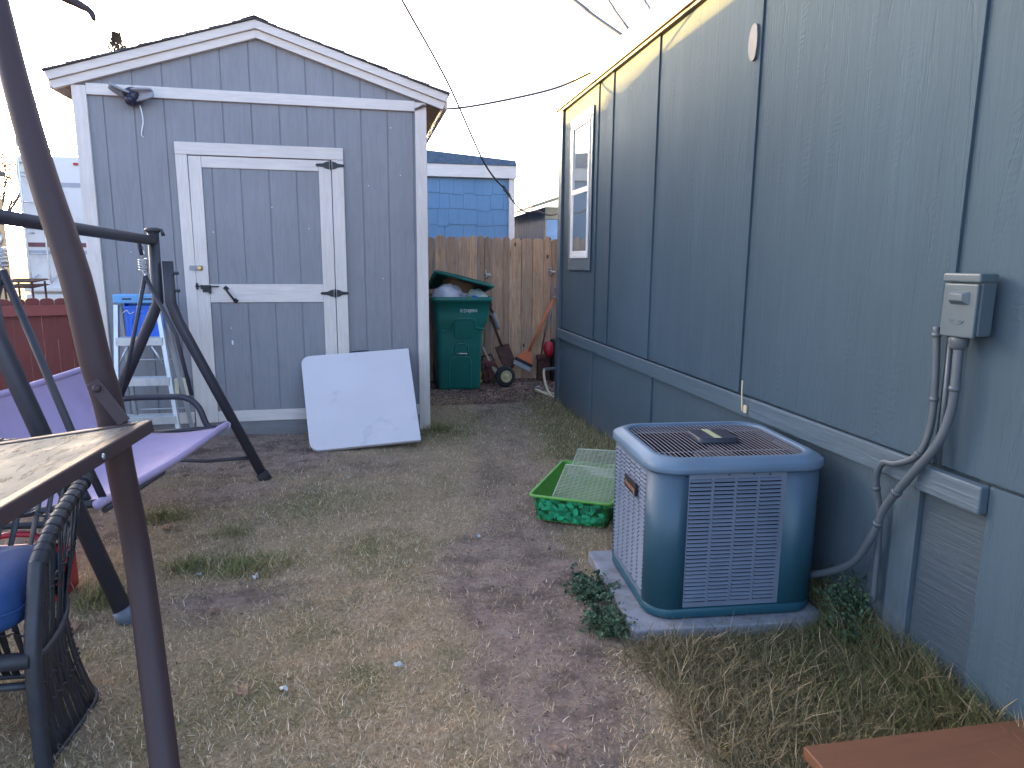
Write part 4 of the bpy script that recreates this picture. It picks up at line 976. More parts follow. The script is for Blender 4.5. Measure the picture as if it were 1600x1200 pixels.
# ------------------------------------------------------------------ tools at the fence
R_ = lambda *a: [Vector(p) for p in a]
# shovel
sh_ = thing('shovel', (1.55,8.2,.1), 'shovel with a grey handle sleeve and rusty blade leaning right of the bin', 'shovel', None)
m = MB(); m.tube(R_((1.37,8.36,.80),(1.50,8.26,.44)), .016, 8); m.build('shaft', M_rust, sh_)
m = MB(); m.tube(R_((1.405,8.333,.83),(1.470,8.29,.64)), .025, 8); m.build('sleeve', M_toolgrey, sh_)
m = MB(); m.tube(R_((1.405,8.333,.83),(1.37,8.35,.90),(1.34,8.35,.97)), .014, 8); m.tube(R_((1.32,8.35,.90),(1.31,8.36,.98),(1.36,8.36,1.0),(1.385,8.35,.93),(1.36,8.35,.86)), .013, 8, smooth_path=4); m.build('grip', M_redt if False else M_rust, sh_)
m = MB(); rows = []
for i in range(7):
    t = i/6; wd = .085*(1-.0*t)*math.sqrt(max(0.04, 1-(max(0,t-.55)/.47)**2)); c_ = Vector((1.50,8.26,.44))+(Vector((1.60,8.17,.16))-Vector((1.50,8.26,.44)))*t
    rows.append([c_+Vector((wd*q,.0,wd*q*.25))+Vector((0,.02*(1-q*q),0)) for q in (-1,-.5,0,.5,1)])
m.grid(rows); m.build('blade', M_rust, sh_, solid=.004)
# hand truck wheel + frame
ht = thing('garden_cart', (1.46,7.95,0), 'small cart with one dark tyre on a cream hub lying by the fence', 'cart')
wc = Vector((1.47,7.86,.125)); ax_ = Vector((.25,-1,.05))
m = MB(); m.lathe([(.070,-.030),(.095,-.034),(.118,-.022),(.125,0),(.118,.022),(.095,.034),(.070,.030)], wc, ax_, 30); wh = m.build('wheel', M_rubber, ht)
m = MB(); m.lathe([(.070,.028),(.070,.038),(.062,.041),(.050,.033),(.026,.034),(.022,.046),(.014,.048)], wc, ax_, 24); m.build('hub', M_hub, wh)
m = MB(); m.tube([wc+Vector((.02,.05,0)), wc+Vector((.02,.30,0))], .012, 8); m.build('axle', M_rust, ht)
m = MB(); 
for a, b in (((1.30,8.0,.04),(1.22,8.22,.30)), ((1.36,7.95,.05),(1.28,8.2,.26)), ((1.22,8.0,.03),(1.42,7.93,.14)), ((1.25,8.05,.20),(1.40,8.05,.24)), ((1.22,8.22,.30),(1.36,8.22,.34)), ((1.36,8.22,.34),(1.43,8.0,.15)), ((1.27,7.96,.03),(1.24,8.1,.22)), ((1.33,7.94,.03),(1.29,8.1,.24))): m.tube(R_(a, b), .010, 6)
m.build('frame', M_rust, ht)
m = MB(); m.box((1.21,8.10,.06),(1.40,8.2,.27)); m.build('panel', mat('faded_maroon_panel', (.12,.025,.03), .7, var=.3, vscale=20), ht, bevel=.02)
m = MB(); m.tube(R_((1.26,8.33,.66),(1.27,8.3,.40)), .012, 8); m.tube(R_((1.27,8.3,.42),(1.34,8.15,.24),(1.405,8.05,.13)), [.014,.017,.020], 8); tag(m.build('tool_handle', M_palewood), 'pale wooden tool handle leaning between the bin and the shovel', 'tool handle')
m = MB(); m.tube(R_((1.19,8.0,.06),(1.20,7.99,.15),(1.185,7.99,.20)), .012, 6); m.tube(R_((1.19,8.0,.06),(1.21,7.98,.04)), .016, 6); tag(m.build('yellow_hook', M_yellow), 'yellow plastic strip standing at the right foot of the bin', 'plastic strip')
# orange scraper
osn = thing('floor_scraper', (1.8,8.1,.1), 'orange handled push scraper leaning against the fence near the house corner', 'scraper')
m = MB(); m.tube(R_((2.165,8.34,1.0),(1.82,8.20,.36)), .0165, 8); m.build('handle', M_orange, osn)
m = MB(); m.tube(R_((2.165,8.34,1.0),(2.175,8.345,1.03)), .026, 8); m.tube([Vector((2.185+.032*math.cos(k),8.35,1.09+.05*math.sin(k))) for k in [i*PI/6 for i in range(13)]], .011, 6); m.build('grip', M_toolgrey, osn)
def OS(a, b, c_): o_ = Vector((1.82,8.20,.37)); dn = Vector((-.10,-.07,-.19)).normalized(); sd_ = Vector((.93,0,-.36)); sd_ = (sd_-dn*sd_.dot(dn)).normalized(); nn = dn.cross(sd_); return o_+sd_*a+dn*c_+nn*b
m = MB(); m.prism([(-.018,-.02),(.018,-.02),(.10,.10),(.105,.135),(-.105,.135),(-.10,.10)], -.014, .012, OS); m.build('head', M_orange, osn, bevel=.004)
m = MB(); m.box((-.115,-.02,.135),(.115,.018,.168), OS); m.build('rubber_strip', M_rubber, osn)
m = MB(); m.box((-.115,-.006,.168),(.115,.002,.225), OS); m.build('scraper_blade', M_steel, osn)
# grey handled tool, thin pole
gt = thing('garden_tool', (2.0,8.3,0), 'grey sleeved garden tool leaning behind the orange scraper', 'garden tool')
m = MB(); m.tube(R_((2.16,8.375,.96),(2.055,8.33,.58)), .022, 8, flat=.7); m.build('sleeve', M_toolgrey, gt)
m = MB(); m.tube(R_((2.055,8.33,.58),(1.98,8.28,.16)), .012, 8); m.build('shaft', M_rust, gt)
m = MB(); m.tube(R_((2.155,8.36,.92),(2.150,8.34,.02)), .009, 6); tag(m.build('thin_pole', M_toolgrey), 'thin pale pole standing upright against the fence by the house corner', 'pole')
rb = thing('red_machine', (2.05,8.1,0), 'red and black yard machine half hidden behind the house corner', 'machine')
m = MB(); 
lump_c = Vector((2.06,8.12,.40)); rows = []
for i in range(9):
    th = PI*i/8; rows.append([lump_c+Vector((.075*math.sin(th)*math.cos(k*PI/8)*(1+.2*math.cos(th)), .07*math.sin(th)*math.sin(k*PI/8), .10*math.cos(th))) for k in range(17)])
m.grid(rows); m.build('housing', M_red, rb)
m = MB(); m.box((2.10,8.05,.0),(2.30,8.25,.52)); m.build('body', M_rubber, rb, bevel=.02)
m = MB(); m.box((1.93,8.14,.0),(2.09,8.24,.30)); m.box((1.90,8.10,.27),(2.02,8.16,.34)); m.build('dusty_cover', M_rust, rb, bevel=.02)
# hose and pipe
hp = thing('drain_pipe', HW(6.93,0,.31), 'dark pipe stub poking out at the far house corner with a hose on it', 'pipe')
m = MB(); m.tube(R_((2.1,7.0,.30),(1.92,7.25,.30),(1.80,7.25,.295)), .018, 8); m.build('pipe', M_greyconduit, hp)
m = MB(); m.tube(R_((1.795,7.26,.30),(1.785,7.25,.24),(1.80,7.2,.12),(1.84,7.12,.02),(1.92,7.05,.012),(1.97,7.2,.012),(1.80,7.35,.02),(1.73,7.42,.03),(1.72,7.30,.06),(1.80,7.18,.03),(1.88,7.08,.015),(1.98,7.06,.012)), .014, 8, smooth_path=6)
tag(m.build('garden_hose', M_hose), 'cream coloured hose drooping in loops from the pipe stub', 'hose')
m = MB(); m.tube(R_((1.845,6.95,.72),(1.85,6.96,.55),(1.87,7.0,.42)), .004, 5, smooth_path=4); tag(m.build('thin_wire', M_hose), 'thin pale wire hanging at the house corner above the pipe', 'wire')

# ------------------------------------------------------------------ blue house behind the fence
bh = thing('blue_house', (0,11.5,0), 'blue shingle sided house with white trim behind the board fence', 'house')
m = MB(); m.box((-2.6,11.52,0),(2.27,24,2.9)); m.build('wall_core', M_bluewall, bh)
m = MB(); z = 1.30; row = 0
while z < 2.77:
    x = -1.0-rnd.random()*.2
    h = .245
    while x < 2.19:
        wd = rnd.choice((.17,.22,.26,.30)); x1 = min(x+wd, 2.19); m.tint = rnd.random(); dz = rnd.choice((0,-.018,-.03,0,.006))
        m.prism([(x,z+dz),(x1-.003,z+dz),(x1-.003,min(z+h+.02,2.77)),(x,min(z+h+.02,2.77))], 11.50-.018+rnd.uniform(0,.003), 11.518, lambda a,b,c_: Vector((a, b+(.012 if c_ > z+.1 else 0) if b < 11.51 else b, c_))); x = x1
    z += h
m.build('shake_siding', M_bluewall, bh)
m = MB(); m.box((-2.6,11.40,2.77),(2.30,11.49,2.965)); m.build('frieze_trim', M_wh, bh, bevel=.005)
m = MB(); m.box((2.19,11.455,0),(2.285,11.52,2.768)); m.build('corner_trim', M_wv, bh, bevel=.004)
m = MB(); m.prism([(-2.8,2.97),(2.22,2.967),(2.30,2.968),(2.28,3.045),(-2.8,3.46)][::-1], 11.38, 24.1, lambda a,b,c_: Vector((a,b,c_))); m.build('roof', M_dkroof, bh)  # hidden left rise and extra depth shaped to block the low sun
# grey/tan house further away
th_ = thing('tan_eaved_house', (3.67,15,0), 'distant grey walled house with tan eaves seen past the fence', 'house')
m = MB(); m.box((3.67,15.02,0),(8,19.5,2.62))
for k in range(22): m.box((3.655,15.05+k*.2,0),(3.669,15.10+k*.2,2.6))
m.build('wall', M_greywall, th_)
m = MB(); m.box((3.70,15.0,0),(3.98,15.018,2.35)); m.box((4.0,15.0,0),(4.5,15.018,2.35)); m.build('blue_panel', M_ltblue, th_)
m = MB(); m.box((3.665,14.99,0),(3.70,15.01,2.6)); m.box((3.665,14.985,2.36),(4.6,15.0,2.62)); m.build('trim', M_tan, th_)
m = MB(); m.prism([(3.30,2.57),(3.30,2.62),(5.5,3.37),(8,2.6),(8,2.5),(5.5,3.28)], 14.7, 19.7, lambda a,b,c_: Vector((a,b,c_))); m.build('roof', M_tan, th_)

# ------------------------------------------------------------------ RV left of the shed
rv = thing('motorhome', (-3.8,13,0), 'white motorhome with rear ladder and maroon stripe parked behind the red fence', 'motorhome')
def RVP(a, b, c_): return Vector((a,b,c_))
m = MB(); sec = roundrect(-4.80,-2.65,.75,2.84,.07,.07); n_ = len(sec)
loft(m, [[Vector((x+(0 if e_ == 0 else (e_ if x < -3.8 else -e_)), y, z+(0 if e_ == 0 else (e_ if z < 1.8 else -e_)))) for x, z in sec] for e_, y in ((.05,11.0),(.012,11.02),(0,11.07),(0,17.5))], cap0=True, cap1=True); body = m.build('body', M_rv, rv)
m = MB(); m.box((-4.76,10.992,1.60),(-3.85,11.0,1.66)); m.build('maroon_stripe', M_rvstripe, rv)
m = MB(); m.box((-4.76,10.993,1.50),(-3.85,11.0,1.555)); m.build('grey_stripe', M_rvgrey, rv)
m = MB(); m.box((-4.35,10.993,2.42),(-3.85,11.0,2.48)); m.build('grey_stripe', M_rvgrey, rv)
m = MB(); m.box((-4.06,10.97,2.72),(-4.0,11.005,2.75)); m.build('marker_light', M_red, rv, bevel=.004)
m = MB(); m.box((-4.76,10.975,2.725),(-4.70,11.0,2.745)); m.build('marker_light', M_rvgrey, rv, bevel=.004)
m = MB(); m.box((-4.80,10.86,.98),(-2.7,11.0,1.06)); m.box((-4.80,10.9,.80),(-2.7,11.0,.95)); m.build('bumper', M_rv, rv, bevel=.02)
m = MB()
for x, zt, zb in ((-4.71,3.02,1.22),(-4.47,3.02,1.20)):
    m.tube(R_((x,11.15,zt-.02),(x,10.98,zt),(x,10.91,zt-.10),(x,10.91,zb+.04),(x+.03,10.93,zb-.03),(x+.07,10.97,zb)), .013, 8, smooth_path=3)
for z in (2.55,2.20,1.85,1.50): m.tube(R_((-4.71,10.91,z),(-4.47,10.91,z)), .010, 6)
for x in (-4.71,-4.47):
    for z in (2.60,1.78): m.tube(R_((x,10.91,z),(x+.06,11.0,z+.01)), .010, 6)
m.build('ladder', M_steel, rv)
m = MB(); m.tube(R_((-4.5,11.1,2.93),(-3.0,11.1,2.93)), .011, 6); 
for x in (-4.45,-3.98,-3.5,-3.05): m.tube(R_((x,11.1,2.80),(x,11.1,2.93)), .010, 6)
m.build('roof_rail', M_steel, rv)
for y in (12.2,16):
    for x in (-4.75,-2.85): m = MB(); m.lathe([(.1,-.1),(.38,-.1),(.40,-.05),(.40,.05),(.38,.1),(.1,.1)], (x,y,.40), (1,0,0), 20); m.build('wheel', M_rubber, rv)

# ------------------------------------------------------------------ oxblood fence on the left
rf = thing('red_fence', (-3,5.7,0), 'low oxblood painted wooden fence left of the shed', 'fence')
fa, fb_ = Vector((-2.16,6.02,0)), Vector((-4.6,5.15,0)); fd = (fb_-fa).normalized(); fn = Vector((-fd.y, fd.x, 0)); fn = fn if fn.y < 0 else -fn
def RF(a, b, c_): return fa+fd*a+fn*b+Vector((0,0,c_))
m = MB(); a = 0
while a < 2.5:
    h = 1.150+rnd.uniform(-.006,.006); wd = .092
    top = [(a+wd/2+wd/2*math.cos(t)*.98, h-.022+.022*math.sin(t)) for t in [k*PI/6 for k in range(7)]]
    m.prism([(a+.001,-.05),(a+wd-.001,-.05)]+top, -.006, .012, RF); a += wd
m.build('pickets', M_redfence, rf)
m = MB(); m.box((0,.013,1.015),(2.5,.052,1.095), RF); m.box((0,.013,.30),(2.5,.05,.38), RF); m.build('rail', M_redrail, rf, bevel=.003)
m = MB(); m.box((-.03,-.08,-.05),(.06,.01,1.12), RF); m.box((2.42,-.08,-.05),(2.5,-.007,1.12), RF); m.build('fence_post', M_redfence, rf)
# wire basket / grill beyond red fence
gr = thing('wire_grill', (-4.1,8.8,1.1), 'dark wire cooking grates stacked on a stand beyond the red fence', 'grill')
m = MB(); g0 = AY(3,449,8.6); g1 = AY(52,446,8.6)
for k in range(14):
    x = g0.x+(g1.x-g0.x)*k/13; m.tube(R_((x,8.6,g0.z),(x+.02,8.95,g0.z+.02)), .005, 5, False); m.tube(R_((x,8.6,g0.z+.06),(x+.02,8.95,g0.z+.08)), .004, 5, False)
for z in (0,.06): m.tube(R_((g0.x,8.6,g0.z+z),(g1.x,8.6,g0.z+z),(g1.x,8.95,g0.z+z+.02),(g0.x,8.95,g0.z+z+.02),(g0.x,8.6,g0.z+z)), .009, 6)
m.build('grates', M_rust, gr)
m = MB(); 
for x in (g0.x+.02, g1.x-.02): 
    for y in (8.62, 8.93): m.tube(R_((x,y,0),(x,y,g0.z+.06)), .012, 6)
m.build('stand', M_rust, gr)

# ------------------------------------------------------------------ lilac garden swing
def V3(*a): return Vector(a)
sw = thing('garden_swing', (-1.4,3.8,0), 'garden swing seat with lilac fabric and dark tubular frame left of the lawn', 'swing')
RL = .034
Ft = V3(-1.347,4.763,1.62); Fk = V3(-1.335,4.761,1.16); Ff = V3(-.748,4.674,.0); Fb = V3(-1.94,4.86,0)
dN = V3(-.27,-1.82,0)
m = MB(); m.tube([Ft, Fk+V3(-.015,0,.02), Fk+V3(-.05,.003,-.06), Fb], RL, 14); m.build('rear_leg', M_tube, sw)
m = MB(); S1 = V3(-1.272,4.752,1.435); m.tube([S1, V3(-1.270,4.752,1.17), V3(-1.235,4.747,1.06), Ff], RL*.95, 14); m.build('front_leg', M_tube, sw)
m = MB(); m.tube([Ff+V3(-.025,.004,.05), Ff+V3(.008,-.001,-.004)], RL*1.15, 14); m.build('foot_cap', M_rubber, sw)
m = MB(); m.lathe([(.036,-.01),(.046,.0),(.046,.012),(.03,.02)], Ft, (0,0,1), 16); m.tube([Ft+V3(0,0,.0), Ft+V3(.05,0,.004), Ft+V3(.06,0,-.03)], .012, 6); m.build('end_cap', M_steel if False else M_tube, sw)
m = MB()
for z in (1.25,1.36): m.lathe([(.010,0),(.010,.05)], V3(-1.262,4.75,z), (1,0,0), 8)
m.build('bolt', M_tube, sw)
Nk = V3(-1.40,2.915,1.16); Nf = V3(-1.018,2.85,0); Nt = V3(-1.455,2.92,1.66)
m = MB(); m.tube([Nt+V3(.03,0,-.15), Nk, Nf], RL, 14); m.build('front_leg', M_tube, sw)
m = MB(); m.tube([Nf+V3(-.020,.003,.055), Nf+V3(.006,0,-.004)], RL*1.15, 14); m.build('foot_cap', mat('worn_grey_cap', (.10,.12,.15), .5), sw)
m = MB(); m.tube([Nt, Nk+V3(-.08,.01,0), V3(-2.15,3.05,0)], RL, 14); m.build('rear_leg', M_tube, sw)
m = MB(); m.tube([Ft+V3(0,.0,-.06), Nt+V3(0,-.02,-.045)], .030, 14); m.build('top_bar', M_tube, sw)
m = MB(); m.tube([Nf+(Nk-Nf)*.36, V3(-1.98,2.99,.40)], .014, 10); m.build('leg_brace', M_tube, sw)
m = MB(); m.tube([Ff+(Fk-Ff)*.13+V3(0,.02,0), Ff+(Fk-Ff)*.13+V3(-.30,.05,-.02), Fb+(Fk-Fb)*.14], .012, 10); m.build('leg_brace', M_tube, sw)
# springs and hangers
def spring(c_, label):
    m = MB(); pts = [c_+V3(.022*math.cos(k*.7), .022*math.sin(k*.7), -.003*k*.55+.03) for k in range(46)]
    m.tube(pts, .0045, 6); m.tube([c_+V3(0,0,.10), c_+V3(.012,0,.06), c_+V3(0,0,.03)], .006, 6); m.tube([c_+V3(0,0,-.045), c_+V3(.01,0,-.075), c_+V3(0,0,-.10)], .006, 6); return m.build('spring', M_steel, sw)
sp = V3(-1.385,4.645,1.42); m = MB(); m.tube([V3(-1.395,4.69,1.56), V3(-1.40,4.64,1.56), sp+V3(0,0,.05)], .012, 8); m.build('hook', M_tube, sw); spring(sp, '')
H0 = V3(-1.378,4.644,1.335); HB = V3(-1.585,4.677,.575); HF = V3(-1.085,4.604,.44)
m = MB(); m.tube([H0+V3(0,0,.01), H0+(HB-H0)*.5, HB], .0125, 10); m.build('hanger_rod', M_tube, sw)
m = MB(); m.tube([H0+V3(0,0,.01), V3(-1.22,4.622,.98), V3(-1.155,4.612,.60)], .0125, 10); m.build('hanger_rod', M_tube, sw)
m = MB(); m.tube([V3(-1.64,4.68,.50), HB, V3(-1.30,4.635,.590), V3(-1.185,4.615,.582), V3(-1.115,4.605,.52), V3(-1.075,4.60,.41), V3(-1.03,4.592,.385), V3(-.975,4.585,.405)], .019, 12, smooth_path=4); m.build('arm_rest', M_tube, sw)
N0 = V3(-1.469,3.17,1.379)
m = MB(); m.tube([N0+V3(.0,0,.02), V3(-1.272,3.14,.742), V3(-1.165,3.125,.430)], .016, 10); m.build('hanger_rod', M_tube, sw)
m = MB(); m.tube([N0+V3(.0,0,.02), V3(-1.75,3.20,.60)], .016, 10); m.build('hanger_rod', M_tube, sw)
m = MB(); m.tube([V3(-1.80,3.20,.46), V3(-1.75,3.20,.585), V3(-1.40,3.17,.59), V3(-1.30,3.16,.55), V3(-1.24,3.15,.42)], .019, 12, smooth_path=4); m.build('arm_rest', M_tube, sw)
spring(V3(-1.47,3.17,1.46), '')
SF, SN_ = V3(-.965,4.545,.405), V3(-1.165,3.12,.425)
JF, JN = V3(-1.45,4.60,.37), V3(-1.66,3.16,.37); TF_, TN = V3(-1.715,4.535,.80), V3(-1.95,3.10,.80)
m = MB(); rows = []
for i in range(29):
    t = i/28; a = SF+(SN_-SF)*t; b = JF+(JN-JF)*t; c_ = TF_+(TN-TF_)*t; row = []
    for k in range(13):
        q = k/12; p_ = a+(b-a)*q+V3(0,0,-.035*math.sin(PI*q)*(.5+.5*math.sin(PI*t))); row.append(p_)
    for k in range(1, 11):
        q = k/10; row.append(b+(c_-b)*q+V3(-.05*math.sin(PI*q),0,-.0))
    rows.append(row)
m.grid(rows); m.build('seat_sling', M_purple, sw, solid=.006)
m = MB(); m.tube([SF+V3(.02,.03,0), SF, (SF+SN_)/2+V3(.01,0,-.012), SN_, SN_+V3(0,-.02,0)], .021, 12, smooth_path=5); m.build('seat_hem', M_purple, sw)
m = MB(); m.tube([TF_, (TF_+TN)/2+V3(0,0,-.02), TN], .018, 10, smooth_path=5); m.build('back_hem', M_purple, sw)
m = MB(); m.tube([SF+V3(-.02,.04,0), SF+V3(.008,.055,0)], .024, 10); m.tube([(SF+SN_)/2+(SN_-SF)*.12+V3(.01,0,-.035), SN_+V3(.012,-.03,-.03)], .014, 8); m.build('seat_frame', M_tube, sw)
m = MB(); m.tube([SN_+V3(0,-.02,0), JN+V3(0,-.02,-.005)], .018, 10); m.build('seat_frame', M_tube, sw)
m = MB(); m.tube([SF+V3(0,.03,-.01), JF+V3(0,.02,-.01)], .016, 10); m.build('seat_frame', M_tube, sw)
m = MB(); m.tube([JF, V3(-1.60,4.58,.5), TF_], .014, 10); m.build('back_frame', M_tube, sw)
m = MB(); m.tube([JN, V3(-1.83,3.12,.5), TN], .014, 10); m.build('back_frame', M_tube, sw)

# ------------------------------------------------------------------ near canopy swing: leg, tray, canopy edge
cs = thing('canopy_frame', (-.72,1.97,0), 'thick dark brown canopy swing post with a side tray, nearest the camera', 'canopy swing')
PF, PB_, PM, PT = G(264,1250), DT(172,640,1.87), DT(110,410,1.79), DT(-14,-60,1.78)
pc = [PF+V3(.004,0,-.03), PF]+[DT(a,b,t) for a,b,t in ((220,900,2.0),(189,733,1.92),(170,633,1.87),(148,560,1.83),(118,433,1.79),(74,300,1.77),(44,200,1.77),(17,100,1.78),(-8,0,1.80),(-30,-90,1.82))]
rk = [.0378,.0378,.0368,.0355,.0365,.0378,.0372,.0350,.0330,.0315,.0310,.0310]
pcs = catmull(pc, 4); rks = [rk[min(k//4, len(rk)-2)]*(1-(k%4)/4)+rk[min(k//4+1, len(rk)-1)]*(k%4)/4 for k in range(len(pcs))]
PT = pc[-1]
m = MB(); m.tube(pcs, rks, 24); m.build('post', M_post, cs)
tc = V3(-.589,1.945,1.03); tn_ = V3(-.648,1.10,1.03); tfv = V3(-.956,1.95,.983)
ua = (tn_-tc); La = ua.length; ua.normalize(); ub = (tfv-tc); Lb = ub.length*1.25; ub.normalize(); un = ua.cross(ub).normalized(); un = un if un.z > 0 else -un
def TY(a, b, c_): return tc+ua*a+ub*b+un*c_
m = MB()
for bx in (((0,0,-.034),(La,.030,.0)), ((0,Lb-.03,-.034),(La,Lb,.0)), ((0,.031,-.034),(.030,Lb-.031,.0)), ((La-.03,.031,-.034),(La,Lb-.031,.0))): m.box(*bx, TY)
tyr = m.build('tray_frame', M_post, cs, bevel=.004)
m = MB(); m.box((.031,.031,-.014),(La-.031,Lb-.031,-.004), TY); m.build('tray_top', M_tt, cs)
m = MB(); m.lathe([(.0075,-.001),(.007,.003),(.004,.004)], TY(.30,-.001,-.017), -ub, 10); m.build('screw', M_steel, tyr)
m = MB(); b0_ = DT(152,607,1.79); b1_ = TY(.02,.06,.006); d_ = (b1_-b0_); L_ = d_.length; d_.normalize(); sd_ = d_.cross(V3(0,-1,.2)).normalized(); nn = d_.cross(sd_)
def BK(a, b, c_): return b0_+d_*c_+sd_*a+nn*b
m.box((-.016,-.003,-.02),(.016,.003,L_), BK); m.box((.0135,.003,.0),(.016,.016,L_), BK); m.lathe([(.010,0),(.010,.008),(.005,.012)], BK(0,-.004,0), -nn if nn.y > 0 else nn, 10); m.build('tray_bracket', M_post, cs, bevel=.0015)
m = MB(); m.tube([DT(60,-60,1.9), DT(88,-14,1.9), DT(122,6,1.9), DT(141,18,1.9), DT(147,32,1.9)], [.030,.032,.030,.018,.006], 12, smooth_path=4, flat=.6); m.build('canopy_edge', M_post, cs)
m = MB(); m.tube([PT, DT(60,-60,1.9)], .03, 10); m.build('canopy_bar', M_post, cs)
m = MB(); m.tube([PT, V3(-1.35,2.15,1.1), V3(-1.75,2.15,0)], .0405, 14); m.build('rear_post', M_post, cs) if False else None

# ------------------------------------------------------------------ wicker chair
XC = -.965
ch = thing('wicker_chair', (-1.27,2.25,0), 'charcoal woven wicker armchair with a blue cushion under the tray', 'chair')
def CH(y, z, x=0): return V3(XC+x, y, z)
armc = [CH(2.085,.585), CH(2.12,.612), CH(2.20,.655), CH(2.30,.688), CH(2.40,.712), CH(2.47,.735,-.01), CH(2.55,.77,-.06), CH(2.60,.80,-.17), CH(2.62,.81,-.32)]
def mir(p): return V3(2*(XC-.32)-p.x, p.y, p.z)
arm = catmull(armc, 6); full = arm + [mir(p) for p in arm[::-1]][1:]
m = MB(); m.tube(full, .0225, 14)
for i in range(2, len(full)-2, 1):   # wrapped strands
    if i % 2 == 0 and full[i].y < 2.62:
        d = (full[i+1]-full[i]).normalized(); m.tube([full[i]-d*.008, full[i]+d*.008+V3(0,0,.001)], .0240+rnd.random()*.001, 12, False)
m.build('arm_rail', M_wick, ch)
m = MB(); i = 27
for q in (-1,0,1): d = (full[i+1]-full[i]).normalized(); m.tube([full[i]+d*(.012*q-.005), full[i]+d*(.012*q+.005)], .0275, 12)
m.build('wrap_band', M_wick, ch)
for f_ in (lambda p: p, mir):
    m = MB(); lg = catmull([f_(p) for p in (CH(2.085,.60), CH(2.045,.50), CH(2.00,.36), CH(1.985,.20), CH(1.985,.0))], 6); m.tube(lg, .021, 14)
    for k in range(1, len(lg)-1): 
        d = (lg[k+1]-lg[k]).normalized(); m.tube([lg[k]-d*.006, lg[k]+d*.010], .0222, 12, False)
    m.build('front_leg', M_wick, ch)
waist = catmull([CH(1.995,.345), CH(2.07,.332), CH(2.16,.345), CH(2.235,.37,-.01), CH(2.29,.40,-.04), CH(2.36,.41,-.15), CH(2.38,.41,-.32)], 6)
bot = catmull([CH(1.985,.005), CH(2.10,.004,.012), CH(2.22,.01,.022), CH(2.31,.02,.020), CH(2.40,.02,-.05), CH(2.46,.02,-.16), CH(2.48,.02,-.32)], 6)
wf_ = waist+[mir(p) for p in waist[::-1]][1:]; bf_ = bot+[mir(p) for p in bot[::-1]][1:]
m = MB(); m.tube(wf_, .013, 10); m.tube(bf_, .010, 10); m.tube([CH(1.99,.345), mir(CH(1.99,.345))], .024, 12); m.tube([CH(1.99,.27), mir(CH(1.99,.27))], .011, 10); m.build('seat_frame', M_wick, ch)
m = MB(); n1 = 46
def samp(c_, t): x_ = t*(len(c_)-1); i_ = min(int(x_), len(c_)-2); return c_[i_]+(c_[i_+1]-c_[i_])*(x_-i_)
def strap(m, a, b, bulge=.0, wd=.0095, nseg=7, tw=None):
    d = (b-a).normalized(); sd_ = tw.cross(d).normalized() if tw is not None else V3(0,1,0); rows = []
    for i in range(nseg+1):
        q = i/nseg; c_ = a+(b-a)*q + (tw*bulge*math.sin(PI*q) if tw is not None else V3(0,0,0))
        wv = wd*(.75+.35*abs(math.cos(PI*q*2))); rows.append([c_-sd_*wv, c_+(tw*.002 if tw is not None else V3(0,0,0)), c_+sd_*wv])
    m.grid(rows)
for k in range(1, n1):
    t = k/n1; a = samp(full, t); b = samp(wf_, min(1, max(0, t+rnd.uniform(-.004,.004)))); cen = V3(XC-.32,2.2,a.z); out = (a-cen); out.z = 0; out.normalize()
    strap(m, a, b, rnd.uniform(-.004,.004), .0105, 7, out)
m.build('upper_weave', M_wickd, ch, solid=.003)
m = MB()
for k in range(1, n1):
    t = k/n1; a = samp(wf_, t); b = samp(bf_, t); cen = V3(XC-.32,2.15,a.z); out = (a-cen); out.z = 0; out.normalize()
    strap(m, a, b, -.012+rnd.uniform(-.004,.004), .0125, 7, out)
m.build('skirt_weave', M_wickd, ch, solid=.003)
m = MB()
for q, cA, cB, off in ((.50, full, wf_, 0), (.52, wf_, bf_, -.01), (.30, wf_, bf_, -.01)):
    pts = []
    for k in range(0, 181):
        t = .03+.94*k/180; a = samp(cA, t)+(samp(cB, t)-samp(cA, t))*q; cen = V3(XC-.32,2.15,a.z); out = (a-cen); out.z = 0; out.normalize()
        pts.append(a+out*(off+.006*math.sin(k*1.3))+V3(0,0,.006*math.cos(k*1.3)))
    m.tube(pts, .0042, 6, False)
m.build('twisted_cord', M_wick, ch)
m = MB(); rows = []
cu = thing('seat_cushion', (-1.28,2.2,.4), 'blue fabric seat cushion on the wicker chair', 'cushion')
cc = V3(-1.285,2.19,.475)
for i in range(17):
    th = PI*i/16; row = []
    for k in range(33):
        ph = 2*PI*k/32; sx = lambda v, p_: math.copysign(abs(v)**p_, v)
        row.append(cc+V3(.285*sx(math.cos(ph),.35)*sx(math.sin(th),.45), .20*sx(math.sin(ph),.35)*sx(math.sin(th),.45), .085*sx(math.cos(th),.7)+.012*mn.noise(V3(math.cos(ph)*2,math.sin(ph)*2,th)))) 
    rows.append(row)
m.grid(rows); m.build('cover', M_cush, cu)
m = MB(); m.tube([cc+V3(.287*math.copysign(abs(math.cos(t))**.35, math.cos(t)), .202*math.copysign(abs(math.sin(t))**.35, math.sin(t)), .0) for t in [k*2*PI/64 for k in range(65)]], .005, 6); m.build('piping', M_cush, cu)

